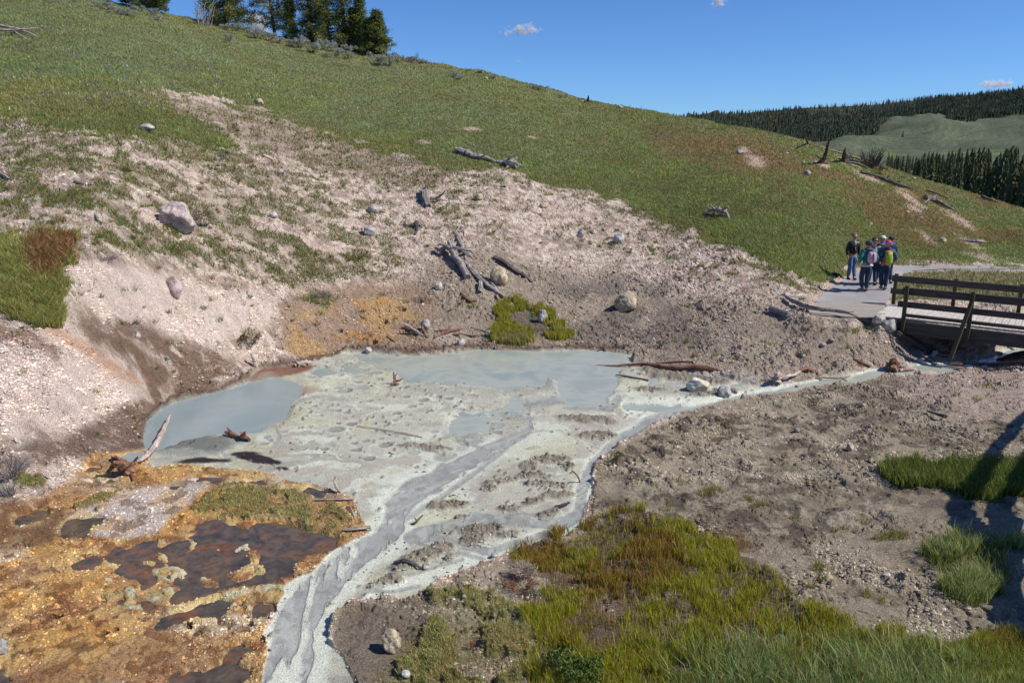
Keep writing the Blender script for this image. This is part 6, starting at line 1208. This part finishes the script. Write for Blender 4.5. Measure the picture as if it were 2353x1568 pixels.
cloud(1648, 4, 56, 36, 'small white cloud cut by the top edge of the picture', .12, 3)
cloud(2292, 194, 100, 30, 'white cloud low behind the far forest on the right', .16, 4)
cloud(1190, 141, 28, 12, 'tiny faint wisp of cloud below the elongated one', .06, 5)
# @@PART4@@
# ------------------------------------------------------------------ people
def skinmesh(name, verts, edges, mat, parent, sub=1, root=0):
    me = bpy.data.meshes.new(name); me.from_pydata([v[:3] for v in verts], edges, []); o = bpy.data.objects.new(name, me); COL.objects.link(o)
    md = o.modifiers.new('s', 'SKIN'); md.use_smooth_shade = True
    for i, v in enumerate(verts):
        r = v[3]; me.skin_vertices[0].data[i].radius = (r, r) if not isinstance(r, tuple) else r
    me.skin_vertices[0].data[root].use_root = True
    if sub: sm = o.modifiers.new('u', 'SUBSURF'); sm.levels = sub; sm.render_levels = sub
    dg = bpy.context.evaluated_depsgraph_get(); m2_ = bpy.data.meshes.new_from_object(o.evaluated_get(dg)); bpy.data.objects.remove(o); m2_.name = name
    q = link(name, m2_, None, parent=parent); m2_.materials.clear(); m2_.materials.append(mat); m2_.polygons.foreach_set('use_smooth', np.ones(len(m2_.polygons), bool)); return q
def ell(name, c, r, mat, parent, cut=None, seed=0, rough=0, sub=3, sq=False):
    bm = bmesh.new(); bmesh.ops.create_icosphere(bm, subdivisions=sub, radius=1)
    from mathutils import noise as mn
    if cut is not None:
        g_ = [v for v in bm.verts if cut(v.co)]; bmesh.ops.delete(bm, geom=g_, context='VERTS')
    for v in bm.verts:
        if sq: v.co = Vector([math.copysign(abs(q) ** .6, q) for q in v.co]) * .94
        k_ = 1 + (mn.noise(v.co * 4 + Vector((seed, 0, 0))) * rough); v.co = Vector((v.co.x * r[0] * k_ + c[0], v.co.y * r[1] * k_ + c[1], v.co.z * r[2] * k_ + c[2]))
    me = bpy.data.meshes.new(name); bm.to_mesh(me); bm.free(); me.polygons.foreach_set('use_smooth', np.ones(len(me.polygons), bool)); return link(name, me, mat, parent=parent)
SKIN = flat('skin', (196, 150, 128), .6, .05); JEAN = flat('blue_denim', (84, 112, 150), .9, .25); DJEAN = flat('dark_denim', (44, 58, 86), .9, .25); BLK = flat('black_quilted_cloth', (26, 26, 30), .5, .4); TEAL = flat('teal_fleece', (24, 128, 126), .8, .2)
NAVY = flat('navy_cloth', (36, 48, 82), .9, .15); HAIRG = flat('grey_hair', (120, 116, 118), .8, .4, 60); HAIRB = flat('brown_hair', (84, 54, 44), .8, .4, 60); GREYH = flat('grey_knit', (74, 72, 78), .95, .3, 60); PINK = flat('pink_pack', (206, 160, 182), .7, .12); LIME = flat('lime_pack', (160, 196, 40), .6, .15)
CAPW = flat('cream_cap', (206, 204, 186), .8, .06); CAPK = flat('black_cap', (30, 30, 32), .8, .2); REDC = flat('red_cloth', (204, 72, 52), .8, .12); BLUC = flat('blue_brim', (64, 84, 196), .8, .12); DARKG = flat('dark_glass', (14, 14, 16), .15, .02); SHOE = flat('tan_boot', (122, 112, 100), .9, .3, 40); SHOEK = flat('dark_shoe', (38, 38, 44), .7, .3, 40)
ORNG = flat('orange_trim', (226, 96, 50), .7, .1); PATT = flat('teal_patterned_jacket', (36, 88, 104), .8, .9, 55); CREAM = flat('cream_shirt', (196, 190, 176), .9, .08); MAG = flat('magenta_trim', (190, 60, 110), .7, .1); GREYT = flat('grey_strap', (70, 70, 88), .8, .1); LILAC = flat('lilac_top', (186, 160, 200), .8, .08)
def person(u, v, hpx, rz, label, jacket, trousers, shoes, pose, build=1.0):
    m = ppm(u, v) ; H_ = hpx * m; o = empty('person', G(u, v, .025), label, 'person', None, rz); s = H_ / 1.74; o.scale = (s * build, s * build, s)
    hn = [(0, .0, 1.40, .062), (0, 0, 1.48, .056), (0, -.012, 1.56, (.072, .078)), (0, -.008, 1.63, (.078, .092)), (0, 0, 1.69, (.07, .08)), (0, 0, 1.725, .045), (0, -.095, 1.60, .014), (0, -.112, 1.585, .010), (.075, .005, 1.62, .012), (-.075, .005, 1.62, .012)]
    V_ = [(0, 0, .95, .12), (0, 0, 1.1, .115), (0, .0, 1.25, .125), (0, .0, 1.36, .10)] + hn; E0 = [(0, 1), (1, 2), (2, 3), (3, 4), (4, 5), (5, 6), (6, 7), (7, 8), (8, 9), (7, 10), (10, 11), (7, 12), (7, 13)]
    J_ = [(0, 0, .90, (.175, .135)), (0, 0, 1.05, (.155, .12)), (0, .0, 1.22, (.17, .13)), (0, .0, 1.36, (.13, .10)), (0, 0, 1.44, .07)]; JE = [(0, 1), (1, 2), (2, 3), (3, 4)]
    Tn = [(0, 0, .98, (.155, .115)), (0, 0, .90, (.16, .12))]; TE = [(0, 1)]
    for sd in (-1, 1):
        el, wr = pose['arms'][0 if sd < 0 else 1]; sh_ = (sd * .165, 0, 1.375, .06); el = (sd * el[0], el[1], el[2]); wr = (sd * wr[0], wr[1], wr[2])
        b = len(V_); V_ += [sh_, (*el, .042), (*wr, .028)]; E0 += [(3, b), (b, b + 1), (b + 1, b + 2)]
        d = (Vector(wr) - Vector(el)).normalized(); pm_ = Vector(wr) + d * .06; V_.append((*pm_, .030)); E0.append((b + 2, b + 3)); side = Vector((0, 1, 0)) if abs(d.z) > .7 else Vector((0, 0, 1)); side = (side - d * side.dot(d)).normalized(); inw = d.cross(side).normalized()
        for k_, L in ((-.026, .07), (-.009, .085), (.009, .08), (.026, .062)):
            c = len(V_); q1 = pm_ + side * k_ + d * .02; q2 = q1 + d * L * .6 ; q3 = q2 + d * L * .35 + inw * (.02 * sd); V_ += [(*q1, .009), (*q2, .0085), (*q3, .007)]; E0 += [(b + 3, c), (c, c + 1), (c + 1, c + 2)]
        c = len(V_); q1 = Vector(wr) + d * .035 - side * .035; q2 = q1 + d * .035 - side * .02; V_ += [(*q1, .010), (*q2, .008)]; E0 += [(b + 2, c), (c, c + 1)]
        b = len(J_); J_ += [(sd * .17, 0, 1.37, .09), (*[el[0], el[1], el[2]], .078), (*(Vector(el).lerp(Vector(wr), .97)), .048)]; JE += [(3, b), (b, b + 1), (b + 1, b + 2)]
        kn, an = pose['legs'][0 if sd < 0 else 1]; b = len(Tn); hp = (sd * .085, 0, .86, .102); Tn += [hp, (sd * kn[0], kn[1], kn[2], .082), (sd * an[0], an[1], an[2] + .02, .066)]; TE += [(1, b), (b, b + 1), (b + 1, b + 2)]
        b = len(V_); V_ += [(sd * .085, 0, .88, .08), (sd * kn[0], kn[1], kn[2], .05), (sd * an[0], an[1], an[2], .034), (sd * an[0], an[1] - .09, max(an[2] - .05, .02), .026)]; E0 += [(0, b), (b, b + 1), (b + 1, b + 2), (b + 2, b + 3)]
        skinmesh('shoe', [(sd * an[0], an[1] + .05, an[2] - .035, .042), (sd * an[0], an[1] - .04, an[2] - .035, .046), (sd * an[0] * 1.05, an[1] - .16, an[2] - .045, .036), (sd * an[0], an[1] + .01, an[2] + .05, .05)], [(0, 1), (1, 2), (0, 3)], shoes, o)
    skinmesh('body', V_, E0, SKIN, o); skinmesh('jacket', J_, JE, jacket, o); skinmesh('trousers', Tn, TE, trousers, o, root=1); return o
walk = {'arms': [((.24, .02, 1.12), (.25, -.08, .90)), ((.24, .05, 1.13), (.24, -.06, .90))], 'legs': [((.09, -.06, .50), (.085, .04, .08)), ((.09, .0, .49), (.085, -.10, .08))]}
pock = {'arms': [((.27, .06, 1.12), (.17, -.14, .98)), ((.27, .06, 1.12), (.17, -.14, .98))], 'legs': [((.06, -.02, .50), (.03, .04, .08)), ((.10, -.08, .50), (.075, -.02, .10))]}
hold = {'arms': [((.23, -.02, 1.12), (.14, -.20, 1.16)), ((.23, -.02, 1.12), (.14, -.22, 1.14))], 'legs': walk['legs']}
def cap(o, mat, brim, brimmat, r=.098, brimdir=-1):
    ell('cap', (0, 0, 1.655), (r, r * 1.12, .095), mat, o, cut=lambda c: c.z < -.05)
    if brim == 'peak': ell('cap_peak', (0, brimdir * .13, 1.665), (.08, .085, .012), brimmat, o)
    else: ell('hat_brim', (0, 0, 1.655), (.185, .185, .02), brimmat, o)
p1 = person(1953, 643, 105, R(8), 'man in black quilted jacket and blue jeans walking toward the camera, left of group', BLK, JEAN, SHOEK, walk)
ell('hair', (0, .012, 1.665), (.094, .105, .088), HAIRG, p1, cut=lambda c: c.y < -.45 and c.z < .35, rough=.05); ell('sunglasses', (0, -.085, 1.632), (.068, .028, .02), DARKG, p1); ell('shirt_collar', (0, -.085, 1.37), (.04, .04, .09), CREAM, p1); ell('camera', (0, -.165, 1.10), (.055, .04, .035), DARKG, p1); ell('camera_strap', (0, -.13, 1.18), (.012, .02, .08), CREAM, p1)
p2 = person(1985, 671, 117, R(186), 'woman in teal jacket with pink backpack and grey hat, seen from behind', TEAL, DJEAN, SHOE, pock, 1.12)
ell('hat', (0, 0, 1.635), (.108, .118, .12), GREYH, p2, rough=.06, cut=lambda c: c.z < -.55); ell('scarf', (0, .02, 1.44), (.14, .12, .06), GREYT, p2)
ell('shirt_hem', (0, 0, .90), (.185, .145, .06), CREAM, p2)
def pack(o, mat, trim, w, h, z, strap):
    r_ = ell('backpack', (0, .21, z), (w, .10, h), mat, o, rough=.06, sq=True); ell('pack_trim', (0, .245, z + h * .05), (w * .07, .098, h * .9), trim, r_); ell('pack_rim', (0, .16, z), (w * 1.08, .07, h * 1.1), strap, r_, sq=True)
    for sd in (-1, 1): skinmesh('pack_strap', [(sd * .10, .10, 1.30, .022), (sd * .12, .03, 1.45, .022), (sd * .12, -.10, 1.36, .022)], [(0, 1), (1, 2)], strap, r_, 0)
pack(p2, PINK, GREYT, .135, .20, 1.19, GREYT)
p6 = person(2029, 667, 113, R(174), 'hiker in patterned teal jacket with lime green backpack and red hat with blue brim', PATT, DJEAN, SHOE, pock, 1.08)
cap(p6, REDC, 'brim', BLUC); ell('scarf', (0, 0, 1.46), (.1, .1, .05), GREYT, p6)
b_ = ell('backpack', (.03, .23, 1.14), (.115, .12, .25), LIME, p6, rough=.08, sq=True); ell('pack_top', (.03, .2, 1.36), (.12, .1, .05), ORNG, b_); ell('pack_side', (-.09, .19, 1.06), (.03, .09, .17), MAG, b_); ell('pack_side', (.15, .19, 1.06), (.03, .09, .17), MAG, b_)
p3 = person(2000, 655, 108, R(-4), 'woman with long brown hair and dark jacket half hidden behind the teal jacket', BLK, DJEAN, SHOEK, hold)
ell('hair', (0, .02, 1.63), (.115, .115, .135), HAIRB, p3, cut=lambda c: c.y < -.5 and c.z < .4, rough=.15); ell('sunglasses', (0, -.085, 1.632), (.066, .028, .022), DARKG, p3); ell('top', (0, -.1, 1.25), (.06, .05, .14), LILAC, p3)
p4 = person(2016, 653, 110, R(4), 'man in navy shirt and cream cap in the middle of the group', NAVY, DJEAN, SHOEK, hold, 1.1); cap(p4, CAPW, 'peak', CAPW)
ell('tied_jacket', (0, -.05, .78), (.2, .17, .24), NAVY, p4, rough=.15)
p5 = person(2036, 651, 106, R(0), 'man in black cap mostly hidden behind the red hat', NAVY, DJEAN, SHOEK, walk); cap(p5, CAPK, 'peak', CAPK); ell('sunglasses', (0, -.085, 1.632), (.066, .028, .02), DARKG, p5)
a0 = G(2009, 655); tp = px2w(2018, 630, .75, .5); o = link('trekking_pole', tubes_mesh('trekking_pole', [[(0, 0, 0, .008), (tp[0] - a0.x, tp[1] - a0.y, tp[2] - a0.z, .010)]], seg=6, sub=2, groove=0, wob=0, ragged=0), DARKG, label='thin dark trekking pole planted on the path left of the red hatted hiker', cat='pole'); o.location = a0
# @@FINAL@@
# ------------------------------------------------------------------ light, sky, camera
SUN_EL = R(47); SH = Vector((-1, .22, 0)).normalized(); SD = Vector((-SH.x * math.cos(SUN_EL), -SH.y * math.cos(SUN_EL), math.sin(SUN_EL)))
ld = bpy.data.lights.new('sun', 'SUN'); ld.energy = 5; ld.angle = R(.5); ld.color = (1, .95, .88); lo = bpy.data.objects.new('sun', ld); COL.objects.link(lo)
lo.rotation_euler = SD.to_track_quat('Z', 'Y').to_euler(); lo.location = (20, -10, 40)
W = bpy.data.worlds.new('World'); S.world = W; W.use_nodes = True; nt = W.node_tree; bg = nt.nodes['Background']
sk = nt.nodes.new('ShaderNodeTexSky'); sk.sky_type = 'NISHITA'; sk.sun_disc = False; sk.sun_elevation = SUN_EL; sk.sun_rotation = math.atan2(SD.x, SD.y); sk.altitude = 2400; sk.air_density = 1.0; sk.dust_density = .25; sk.ozone_density = 1.6
hs = nt.nodes.new('ShaderNodeMix'); hs.data_type = 'RGBA'; hs.blend_type = 'MULTIPLY'; hs.inputs[0].default_value = 1; hs.inputs[7].default_value = (.47, .74, 1.12, 1); nt.links.new(sk.outputs[0], hs.inputs[6]); nt.links.new(hs.outputs[2], bg.inputs[0]); bg.inputs[1].default_value = .105
cd = bpy.data.cameras.new('camera'); cam = bpy.data.objects.new('camera', cd); COL.objects.link(cam); S.camera = cam
cam.location = (0, 0, HC); cam.rotation_euler = (math.pi / 2 - PITCH, 0, 0); cd.sensor_width = 36; cd.lens = 36 * F / 2352; cd.clip_end = 20000; cd.clip_start = .1
S.view_settings.view_transform = 'Standard'; S.view_settings.look = 'None'; S.view_settings.exposure = .12; S.view_settings.gamma = 1
S.render.engine = 'CYCLES'; S.render.resolution_x = 1024; S.render.resolution_y = 682
S.cycles.max_bounces = 5; S.cycles.volume_bounces = 1
